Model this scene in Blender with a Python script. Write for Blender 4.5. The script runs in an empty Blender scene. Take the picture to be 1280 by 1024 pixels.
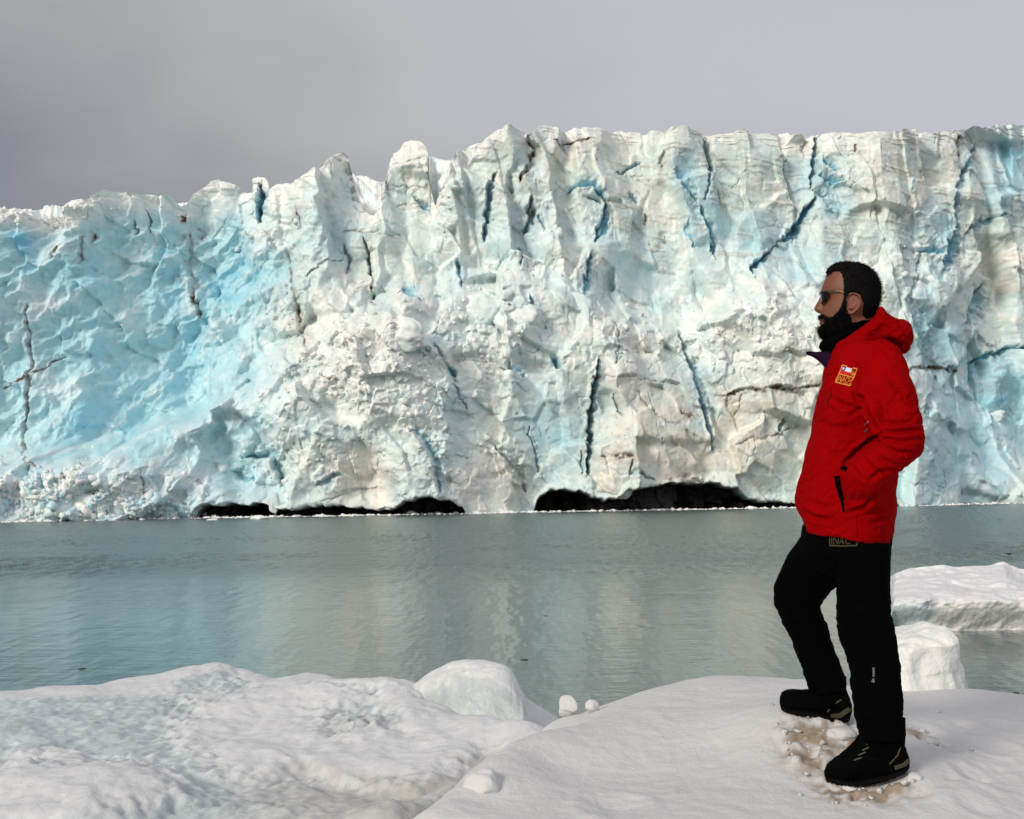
import bpy, bmesh, math, random
import numpy as np
from mathutils import Vector, Matrix
from mathutils.bvhtree import BVHTree

random.seed(5)
rng = np.random.default_rng(5)
S = bpy.context.scene
COL = S.collection

# ------------------------------------------------------------------ camera
FPX = 1545.0                       # focal length in pixels of a 1280 px wide frame
PITCH = math.atan(100 / FPX)
ROLL = math.radians(0.7)
CAM = np.array([0.0, 0.0, 2.2])
cd = bpy.data.cameras.new("camera")
cam = bpy.data.objects.new("camera", cd)
COL.objects.link(cam)
cd.sensor_width = 36.0
cd.lens = 36.0 * FPX / 1280.0
cd.clip_start = 0.05
cd.clip_end = 6000
FWD = np.array([0, math.cos(PITCH), math.sin(PITCH)])
U0 = np.array([0, -math.sin(PITCH), math.cos(PITCH)])
R0 = np.array([1.0, 0, 0])
RGT = math.cos(ROLL) * R0 - math.sin(ROLL) * U0
UPV = math.sin(ROLL) * R0 + math.cos(ROLL) * U0
cam.matrix_world = Matrix(((RGT[0], UPV[0], -FWD[0], CAM[0]),
                           (RGT[1], UPV[1], -FWD[1], CAM[1]),
                           (RGT[2], UPV[2], -FWD[2], CAM[2]), (0, 0, 0, 1)))
S.camera = cam

# ------------------------------------------------------------------ light
SUN_DIR = np.array([-0.63, -0.68, 0.45]); SUN_DIR /= np.linalg.norm(SUN_DIR)   # towards the sun
ELEV = math.asin(SUN_DIR[2])
AZ = math.atan2(SUN_DIR[0], SUN_DIR[1])
sd = bpy.data.lights.new("sun", 'SUN')
sd.energy = 2.1
sd.angle = math.radians(16)
sd.color = (1.0, 0.93, 0.82)
sun = bpy.data.objects.new("sun", sd)
COL.objects.link(sun)
sun.rotation_euler = Vector(SUN_DIR).to_track_quat('Z', 'Y').to_euler()
sun.location = (-20, -20, 40)

W = bpy.data.worlds.new("World")
S.world = W
W.use_nodes = True
wn, wl_ = W.node_tree.nodes, W.node_tree.links
wn.clear()


def N(nodes, t, **kw):
    n = nodes.new(t)
    for k, v in kw.items():
        if k.startswith("i_"):
            key = k[2:]
            n.inputs[int(key) if key.isdigit() else key.replace("_", " ")].default_value = v
        else:
            setattr(n, k, v)
    return n


w_out = N(wn, 'ShaderNodeOutputWorld')
w_bg = N(wn, 'ShaderNodeBackground'); w_bg.inputs[1].default_value = 0.1
w_sky = N(wn, 'ShaderNodeTexSky', sky_type='NISHITA', sun_disc=False, sun_elevation=ELEV, sun_rotation=AZ,
          air_density=1.0, dust_density=2.0)
w_tc = N(wn, 'ShaderNodeTexCoord')
w_sep = N(wn, 'ShaderNodeSeparateXYZ')
wl_.new(w_tc.outputs['Generated'], w_sep.inputs[0])
# cloud deck: darker low in the west, brighter overhead and behind the viewer where it thins
w_no = N(wn, 'ShaderNodeTexNoise', i_Scale=2.6, i_Detail=5.0, i_Roughness=0.5)
w_map = N(wn, 'ShaderNodeMapping'); w_map.inputs['Scale'].default_value = (1, 1, 2.2)
wl_.new(w_tc.outputs['Generated'], w_map.inputs[0]); wl_.new(w_map.outputs[0], w_no.inputs[0])


def M(op, a, b=None, clamp=False, nodes=None, links=None):
    m = nodes.new('ShaderNodeMath'); m.operation = op; m.use_clamp = clamp
    for i, v in enumerate((a, b)):
        if v is None: continue
        if isinstance(v, (int, float)): m.inputs[i].default_value = v
        else: links.new(v, m.inputs[i])
    return m.outputs[0]


wm = lambda op, a, b=None, clamp=False: M(op, a, b, clamp, wn, wl_)
dx, dy, dz = w_sep.outputs
g1 = wm('MULTIPLY', dx, 0.95)                         # west to east
g2 = wm('MULTIPLY', dz, 1.55)
g3 = wm('MULTIPLY', wm('SUBTRACT', w_no.outputs[0], 0.5), 0.85)
gsum = wm('ADD', wm('ADD', wm('ADD', g1, g2), g3), 0.26, True)
w_ramp = N(wn, 'ShaderNodeValToRGB')
wl_.new(gsum, w_ramp.inputs[0])
cr = w_ramp.color_ramp
cr.elements[0].position = 0.0; cr.elements[0].color = (0.165, 0.165, 0.205, 1)
cr.elements[1].position = 1.0; cr.elements[1].color = (0.505, 0.500, 0.545, 1)
e = cr.elements.new(0.22); e.color = (0.235, 0.238, 0.268, 1)
e = cr.elements.new(0.5); e.color = (0.365, 0.373, 0.378, 1)
e = cr.elements.new(0.75); e.color = (0.455, 0.462, 0.472, 1)
# brighter part of the deck behind and above
beh = wm('MULTIPLY', wm('MAXIMUM', wm('SUBTRACT', wm('MULTIPLY', dz, 0.25), wm('MULTIPLY', dy, 1.0)), 0.0), 0.6)
w_sc = N(wn, 'ShaderNodeVectorMath', operation='SCALE'); w_sc.inputs['Scale'].default_value = 9.0
wl_.new(w_ramp.outputs[0], w_sc.inputs[0])
w_th = N(wn, 'ShaderNodeVectorMath', operation='SCALE'); w_th.inputs[0].default_value = (3.3, 3.35, 3.2)
wl_.new(beh, w_th.inputs['Scale'])
w_ad = N(wn, 'ShaderNodeVectorMath', operation='ADD')
wl_.new(w_sc.outputs[0], w_ad.inputs[0]); wl_.new(w_th.outputs[0], w_ad.inputs[1])
w_mix = N(wn, 'ShaderNodeMix', data_type='RGBA'); w_mix.inputs[0].default_value = 0.94
wl_.new(w_sky.outputs[0], w_mix.inputs[6]); wl_.new(w_ad.outputs[0], w_mix.inputs[7])
wl_.new(w_mix.outputs[2], w_bg.inputs[0]); wl_.new(w_bg.outputs[0], w_out.inputs[0])

S.view_settings.view_transform = 'Standard'
S.view_settings.look = 'None'
S.view_settings.exposure = 0.27
S.view_settings.gamma = 1
S.render.film_transparent = False
try:
    S.cycles.max_bounces = 6
    S.cycles.diffuse_bounces = 3
except Exception:
    pass


# ------------------------------------------------------------------ helpers
def ray(px, py):
    px, py = np.asarray(px, float), np.asarray(py, float)
    return FWD + ((px - 640) / FPX)[..., None] * RGT + ((512 - py) / FPX)[..., None] * UPV


def at_y(px, py, y):
    """The point seen at a photograph pixel that lies y metres north of the camera."""
    r = ray(px, py)
    y = np.asarray(y, float)
    return CAM + r * ((y - CAM[1]) / r[..., 1])[..., None]


def at_z(px, py, z):
    r = ray(px, py)
    return CAM + r * ((z - CAM[2]) / r[..., 2])[..., None]


def project(P):
    c = np.asarray(P) - CAM
    d = c @ FWD
    return 640 + FPX * (c @ RGT) / d, 512 - FPX * (c @ UPV) / d


def sstep(a, b, x):
    t = np.clip((x - a) / (b - a), 0, 1)
    return t * t * (3 - 2 * t)


def _h(ix, iy, iz, seed):
    h = (ix.astype(np.int64) * 374761393 + iy.astype(np.int64) * 668265263 + iz * 2147483647 + seed * 974634721) & 0xffffffff
    h = ((h ^ (h >> 13)) * 1274126177) & 0xffffffff
    h = ((h ^ (h >> 16)) * 2246822519) & 0xffffffff
    return ((h ^ (h >> 15)) & 0xffffff) / float(0xffffff)


_GA = np.linspace(0, 2 * math.pi, 256, endpoint=False); _GC, _GS = np.cos(_GA), np.sin(_GA)


def vn(x, y, seed=0):
    """Gradient noise, 0..1."""
    ix, iy = np.floor(x), np.floor(y)
    fx, fy = x - ix, y - iy
    ux, uy = fx * fx * fx * (fx * (fx * 6 - 15) + 10), fy * fy * fy * (fy * (fy * 6 - 15) + 10)

    def g(i, j):
        k = (_h(ix + i, iy + j, 0, seed) * 255).astype(np.int32)
        return _GC[k] * (fx - i) + _GS[k] * (fy - j)
    a, b, c, d = g(0, 0), g(1, 0), g(0, 1), g(1, 1)
    return 0.5 + 0.78 * ((a + (b - a) * ux) * (1 - uy) + (c + (d - c) * ux) * uy)


def fbm(x, y, oct=4, seed=0, gain=0.5):
    s, a, t = 0, 1.0, 0
    for k in range(oct):
        ca, sa = math.cos(0.6 * k), math.sin(0.6 * k)
        f = 2.03 ** k
        s = s + a * vn((x * ca - y * sa) * f + 17.3 * k, (x * sa + y * ca) * f + 5.1 * k, seed + k)
        t += a; a *= gain
    return s / t * 2 - 1            # about -1..1


def facets(x, y, size, seed, tilt=0.6, beta=14.0):
    """Broken ice: each random cell is a tilted plane, neighbours meet in short steps."""
    gx, gy = x / size, y / size
    ix, iy = np.floor(gx), np.floor(gy)
    num, den = 0, 1e-12
    for i in (-1, 0, 1):
        for j in (-1, 0, 1):
            cx, cy = ix + i, iy + j
            px = cx + 0.1 + 0.8 * _h(cx, cy, 1, seed); py = cy + 0.1 + 0.8 * _h(cx, cy, 2, seed)
            ddx, ddy = gx - px, gy - py
            w = np.exp(-beta * (ddx * ddx + ddy * ddy))
            hgt = (_h(cx, cy, 3, seed) - 0.5) * 1.2 + tilt * 2 * ((_h(cx, cy, 4, seed) - 0.5) * ddx + (_h(cx, cy, 5, seed) - 0.5) * ddy)
            num = num + w * hgt; den = den + w
    return num / den


def scoops(x, y, size, seed):
    """Concave melt scoops with sharp rims: distance to the nearest seed (0 in the hollow, 1 at the rim)."""
    gx, gy = x / size, y / size
    ix, iy = np.floor(gx), np.floor(gy)
    best = np.full(x.shape, 9.0)
    for i in (-1, 0, 1):
        for j in (-1, 0, 1):
            cx, cy = ix + i, iy + j
            px = cx + _h(cx, cy, 1, seed); py = cy + _h(cx, cy, 2, seed)
            best = np.minimum(best, (gx - px) ** 2 + (gy - py) ** 2)
    return best


def cell_edges(x, y, size, seed):
    """Straight fracture lines: how much farther the second nearest seed is than the nearest (0 on the line)."""
    gx, gy = x / size, y / size
    ix, iy = np.floor(gx), np.floor(gy)
    f1 = np.full(x.shape, 9.0); f2 = np.full(x.shape, 9.0)
    for i in (-1, 0, 1):
        for j in (-1, 0, 1):
            cx, cy = ix + i, iy + j
            d = np.hypot(gx - cx - _h(cx, cy, 1, seed), gy - cy - _h(cx, cy, 2, seed))
            f2 = np.minimum(f2, np.maximum(f1, d)); f1 = np.minimum(f1, d)
    return (f2 - f1) * size


def polydist(px, py, pts, reach, signed=False):
    """Distance in photo pixels to a polyline and the position along it (0..1); far points get 1e3."""
    d = np.full(px.shape, 1e3); tt = np.zeros(px.shape)
    a = np.array(pts, float)
    lo, hi = a.min(0) - reach, a.max(0) + reach
    m = np.nonzero((px > lo[0]) & (px < hi[0]) & (py > lo[1]) & (py < hi[1]))[0]
    if len(m) == 0: return (m, d[m], tt[m], tt[m]) if signed else (m, d[m], tt[m])
    x, y = px[m], py[m]
    seg = np.linalg.norm(np.diff(a, axis=0), axis=1); L = seg.sum(); acc = 0
    dd = np.full(len(m), 1e3); t_ = np.zeros(len(m)); sg = np.ones(len(m))
    for k in range(len(a) - 1):
        v = a[k + 1] - a[k]; l2 = max(1e-9, v @ v)
        t = np.clip(((x - a[k][0]) * v[0] + (y - a[k][1]) * v[1]) / l2, 0, 1)
        q = np.hypot(x - a[k][0] - t * v[0], y - a[k][1] - t * v[1])
        u = q < dd
        dd[u] = q[u]; t_[u] = (acc + t[u] * seg[k]) / L
        cs = np.sign(v[0] * (y - a[k][1]) - v[1] * (x - a[k][0])); sg[u] = cs[u]
        acc += seg[k]
    if signed: return m, dd, t_, sg
    return m, dd, t_


def pm(pts, x):
    a = np.array(pts, float)
    return np.interp(x, a[:, 0], a[:, 1])


def tps(pts, vals, lam=1e-4):
    pts = np.asarray(pts, float); n = len(pts)
    r2 = ((pts[:, None] - pts[None]) ** 2).sum(-1)
    K = 0.5 * r2 * np.log(r2 + 1e-12) + lam * np.eye(n)
    Pm = np.c_[np.ones(n), pts]
    A = np.zeros((n + 3, n + 3)); A[:n, :n] = K; A[:n, n:] = Pm; A[n:, :n] = Pm.T
    w = np.linalg.solve(A, np.r_[vals, 0, 0, 0])

    def f(x, y):
        s = w[n] + w[n + 1] * x + w[n + 2] * y
        for k in range(n):
            q = (x - pts[k, 0]) ** 2 + (y - pts[k, 1]) ** 2
            s = s + w[k] * 0.5 * q * np.log(q + 1e-12)
        return s
    return f


def link(name, me, mat=None, parent=None, smooth=True):
    o = bpy.data.objects.new(name, me)
    COL.objects.link(o)
    if mat is not None and not me.materials: me.materials.append(mat)
    if parent is not None: o.parent = parent
    if smooth: me.polygons.foreach_set("use_smooth", np.ones(len(me.polygons), bool))
    return o


def mesh_np(name, V, F, colors=None):
    V = np.asarray(V, np.float32); F = np.asarray(F, np.int32)
    me = bpy.data.meshes.new(name)
    k = F.shape[1]
    me.vertices.add(len(V)); me.vertices.foreach_set("co", V.ravel())
    me.loops.add(F.size); me.loops.foreach_set("vertex_index", F.ravel())
    me.polygons.add(len(F))
    me.polygons.foreach_set("loop_start", np.arange(len(F), dtype=np.int32) * k)
    me.polygons.foreach_set("loop_total", np.full(len(F), k, np.int32))
    me.update(calc_edges=True)
    if colors is not None: set_colors(me, colors)
    return me


def set_colors(me, colors):
    c = np.ones((len(me.vertices), 4), np.float32); c[:, :3] = colors
    at = me.color_attributes.new("tint", 'FLOAT_COLOR', 'POINT')
    at.data.foreach_set("color", c.ravel())


def grid_faces(nr, nc, wrap=False):
    i = np.arange(nr - 1)[:, None]; j = np.arange(nc if wrap else nc - 1)[None]
    a = i * nc + j; b = i * nc + (j + 1) % nc
    return np.stack([a, b, b + nc, a + nc], -1).reshape(-1, 4)


def tag(o, label=None, cat=None, group=None, kind=None):
    if label: o['label'] = label
    if cat: o['category'] = cat
    if group: o['group'] = group
    if kind: o['kind'] = kind
    return o


def mat(name, color=(0.8, 0.8, 0.8), rough=0.5, spec=0.5, attr=False, noise=None, bump=None, metallic=0.0, subsurf=0.0, sheen=0.0):
    """Principled material; noise = (scale, amount) varies the colour, bump = [(scale, strength, distance)...] in object space."""
    m = bpy.data.materials.new(name); m.use_nodes = True
    nt = m.node_tree; n, l = nt.nodes, nt.links
    b = n["Principled BSDF"]
    b.inputs["Base Color"].default_value = (*color, 1)
    b.inputs["Roughness"].default_value = rough
    b.inputs["Specular IOR Level"].default_value = spec
    b.inputs["Metallic"].default_value = metallic
    if sheen: b.inputs["Sheen Weight"].default_value = sheen
    if subsurf:
        b.inputs["Subsurface Weight"].default_value = subsurf
        b.inputs["Subsurface Radius"].default_value = (0.4, 0.7, 1.0)
    tc = n.new('ShaderNodeTexCoord')
    src = None
    if attr:
        a = n.new('ShaderNodeAttribute'); a.attribute_name = "tint"; src = a.outputs['Color']
    if noise:
        tn = n.new('ShaderNodeTexNoise'); tn.inputs['Scale'].default_value = noise[0]; tn.inputs['Detail'].default_value = 6
        l.new(tc.outputs['Object'], tn.inputs[0])
        mr = n.new('ShaderNodeMapRange'); mr.inputs[1].default_value = 0.25; mr.inputs[2].default_value = 0.75
        mr.inputs[3].default_value = 1 - noise[1]; mr.inputs[4].default_value = 1 + noise[1]
        l.new(tn.outputs[0], mr.inputs[0])
        vs = n.new('ShaderNodeVectorMath'); vs.operation = 'SCALE'
        if src is None: vs.inputs[0].default_value = color
        else: l.new(src, vs.inputs[0])
        l.new(mr.outputs[0], vs.inputs['Scale']); src = vs.outputs[0]
    if src is not None: l.new(src, b.inputs["Base Color"])
    prev = None
    for sc, st, dist in (bump or []):
        tn = n.new('ShaderNodeTexNoise'); tn.inputs['Scale'].default_value = sc; tn.inputs['Detail'].default_value = 5
        tn.inputs['Roughness'].default_value = 0.6
        l.new(tc.outputs['Object'], tn.inputs[0])
        bp = n.new('ShaderNodeBump'); bp.inputs['Strength'].default_value = st; bp.inputs['Distance'].default_value = dist
        l.new(tn.outputs[0], bp.inputs['Height'])
        if prev is not None: l.new(prev.outputs[0], bp.inputs['Normal'])
        prev = bp
    if prev is not None: l.new(prev.outputs[0], b.inputs['Normal'])
    return m


WHITE = np.array([0.90, 0.89, 0.86]); CREAM = np.array([0.80, 0.725, 0.60]); BLUE = np.array([0.29, 0.61, 0.73])
PALE = np.array([0.58, 0.76, 0.77]); DEEP = np.array([0.10, 0.42, 0.58]); DIRT = np.array([0.115, 0.080, 0.058])
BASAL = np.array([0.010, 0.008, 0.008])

m_ice = mat("glacier_ice", rough=0.42, spec=0.35, attr=True, noise=(1.1, 0.07), bump=[(3.0, 0.22, 0.22), (11.0, 0.25, 0.06)])
m_block = mat("ice_block_ice", rough=0.4, spec=0.4, attr=True, noise=(2.0, 0.06), bump=[(7.0, 0.4, 0.08)])
m_snow = mat("snow", rough=0.65, spec=0.25, attr=True, noise=(3.5, 0.03), bump=[(14, 0.35, 0.03), (90, 0.35, 0.006), (420, 0.5, 0.0025)])

# ------------------------------------------------------------------ water
def build_water():
    m = bpy.data.materials.new("glacial_water"); m.use_nodes = True
    n, l = m.node_tree.nodes, m.node_tree.links
    b = n["Principled BSDF"]
    b.inputs["Base Color"].default_value = (0.082, 0.117, 0.114, 1)
    b.inputs["IOR"].default_value = 1.333
    tc = n.new('ShaderNodeTexCoord')
    sep = n.new('ShaderNodeSeparateXYZ'); l.new(tc.outputs['Object'], sep.inputs[0])
    mm = lambda op, a, c=None, cl=False: M(op, a, c, cl, n, l)
    # wind: calm close to the shore, ruffled out towards the ice; broad cat's-paws between
    mp = n.new('ShaderNodeMapping'); mp.inputs['Scale'].default_value = (0.03, 0.10, 1)
    l.new(tc.outputs['Object'], mp.inputs[0])
    big = n.new('ShaderNodeTexNoise'); big.inputs['Scale'].default_value = 1.0; big.inputs['Detail'].default_value = 3
    l.new(mp.outputs[0], big.inputs[0])
    wind = n.new('ShaderNodeMapRange'); wind.interpolation_type = 'SMOOTHSTEP'
    wind.inputs[1].default_value = 20; wind.inputs[2].default_value = 40; wind.inputs[3].default_value = 0.05; wind.inputs[4].default_value = 1.0
    l.new(mm('ADD', sep.outputs[1], mm('MULTIPLY', mm('SUBTRACT', big.outputs[0], 0.5), 22.0)), wind.inputs[0])
    prev = None
    for sc, k, d0, d1 in (((2.2, 4.5, 1), 1.0, 0.006, 0.05), ((7, 15, 1), 1.0, 0.003, 0.014), ((0.35, 1.0, 1), 1.0, 0.012, 0.06), ((3.0, 0.9, 1), 1.0, 0.004, 0.03)):
        mp = n.new('ShaderNodeMapping'); mp.inputs['Scale'].default_value = sc; mp.inputs['Rotation'].default_value = (0, 0, 0.15)
        l.new(tc.outputs['Object'], mp.inputs[0])
        t = n.new('ShaderNodeTexNoise'); t.inputs['Scale'].default_value = k; t.inputs['Detail'].default_value = 4
        t.inputs['Distortion'].default_value = 0.4
        l.new(mp.outputs[0], t.inputs[0])
        bp = n.new('ShaderNodeBump'); bp.inputs['Strength'].default_value = 1.0
        dist = mm('ADD', mm('MULTIPLY', wind.outputs[0], d1 - d0), d0)
        bp.inputs['Distance'].default_value = 1.0
        l.new(mm('MULTIPLY', t.outputs[0], dist), bp.inputs['Height'])
        if prev is not None: l.new(prev.outputs[0], bp.inputs['Normal'])
        prev = bp
    l.new(prev.outputs[0], b.inputs['Normal'])
    l.new(mm('ADD', mm('MULTIPLY', wind.outputs[0], 0.16), 0.06), b.inputs['Roughness'])
    # steep ruffled wavelets face the shore and mirror less
    l.new(mm('SUBTRACT', 0.5, mm('MULTIPLY', wind.outputs[0], 0.34)), b.inputs['Specular IOR Level'])
    # a fan of rows and columns that is finest where the photograph looks; wavelets with crests running out from the shore
    py_ = np.linspace(900, 626, 400); ys = 2.2 * FPX / (py_ - 612)
    ys = np.r_[-2500, -300, -40, 0, 6, ys[ys > 7.3], 200, 320, 600, 2500]
    us = np.r_[-200, -40, -8, -2, -1, -.6, np.linspace(-.46, .46, 1050), .6, 1, 2, 8, 40, 200]
    U, Yg = np.meshgrid(us, ys)
    x = (U * np.clip(Yg, 6, 160)).ravel(); y = Yg.ravel()
    gust = sstep(-.25, .3, fbm(x / 16, y / 9, 3, 601)) * .75 + .25
    wind_ = sstep(21, 40, y + 9 * fbm(x / 14, y / 22, 2, 603)) * gust
    z = (.008 + .085 * wind_) * fbm(x / .34 + .05 * y, y / 2.0, 3, 605) + (.003 + .045 * wind_) * fbm(x / .26 - .15 * y, y / 1.9, 2, 607) + (.005 + .02 * wind_) * fbm(x / 2.6, y / 4.2, 2, 609)
    z = z * (np.abs(U.ravel()) < .5) * sstep(6.5, 9, y) * sstep(190, 165, y)
    me = mesh_np("water", np.c_[x, y, z], grid_faces(len(ys), len(us)))
    o = link("water", me, m)
    tag(o, kind='structure')


build_water()

# ------------------------------------------------------------------ glacier
WL = [(-1500, 680), (-400, 660), (0, 653), (240, 648), (490, 644), (640, 641), (930, 636), (1120, 633), (1280, 629), (1680, 620), (2800, 603)]
CREST = [(-400, 290), (-200, 270), (-80, 262), (0, 262), (20, 263), (45, 272), (60, 267), (75, 263), (98, 259), (108, 251), (118, 245), (135, 240), (165, 241),
         (200, 243), (214, 245), (220, 253), (226, 258), (231, 255), (240, 240), (250, 230), (262, 222), (280, 222), (290, 226), (297, 232), (308, 233),
         (310, 219), (316, 216), (324, 216), (330, 221), (333, 233), (342, 240), (347, 236), (352, 232), (365, 229), (378, 223), (388, 217),
         (400, 207), (408, 199), (416, 193), (430, 191), (436, 197), (440, 218), (444, 240), (450, 258), (462, 268), (470, 268), (477, 252), (483, 230), (486, 206), (490, 190), (494, 189), (500, 184), (506, 177),
         (515, 175), (526, 178), (533, 186), (536, 200), (538, 235), (543, 255), (550, 252), (556, 232), (562, 215), (570, 195), (577, 187), (583, 189), (590, 184),
         (602, 182), (612, 172), (622, 166), (636, 164), (650, 167), (658, 173), (667, 168), (674, 160), (684, 162), (700, 165), (720, 161), (735, 164),
         (750, 162), (770, 163), (790, 160), (812, 162), (832, 165), (850, 162), (870, 165), (900, 166), (925, 168), (960, 166), (1000, 169), (1012, 174), (1022, 168),
         (1035, 165), (1080, 165), (1110, 167), (1130, 164), (1160, 165), (1190, 164), (1210, 161), (1225, 164), (1250, 161), (1280, 158), (1500, 150), (1680, 150)]
BACK = [(-400, 300), (0, 268), (60, 262), (100, 258), (140, 262), (250, 258), (330, 243), (345, 233), (400, 232), (438, 223), (450, 221), (460, 223), (468, 228), (480, 236), (490, 225),
        (525, 205), (538, 197), (550, 200), (562, 203), (575, 206), (620, 185), (700, 175), (800, 172), (1000, 176), (1280, 166), (1680, 158)]
RL = [(-400, 600), (0, 588), (120, 575), (250, 520), (350, 440), (450, 398), (550, 362), (640, 352), (720, 365), (770, 395), (850, 420), (950, 362), (1040, 390),
      (1110, 450), (1160, 480), (1230, 590), (1680, 600)]
CAVES = [(-400, 0), (238, 0), (243, 5), (252, 14), (290, 17), (330, 14), (352, 8), (372, 9), (395, 13), (430, 10), (470, 5), (492, 6), (508, 17), (530, 20), (560, 17), (578, 8), (582, 0),
         (668, 0), (674, 14), (684, 22), (705, 27), (725, 24), (735, 20), (755, 12), (768, 14), (780, 24), (815, 30), (850, 33), (900, 31), (925, 24), (938, 12), (950, 7), (990, 6), (1050, 5), (1118, 3), (1125, 0), (1680, 0)]

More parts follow.
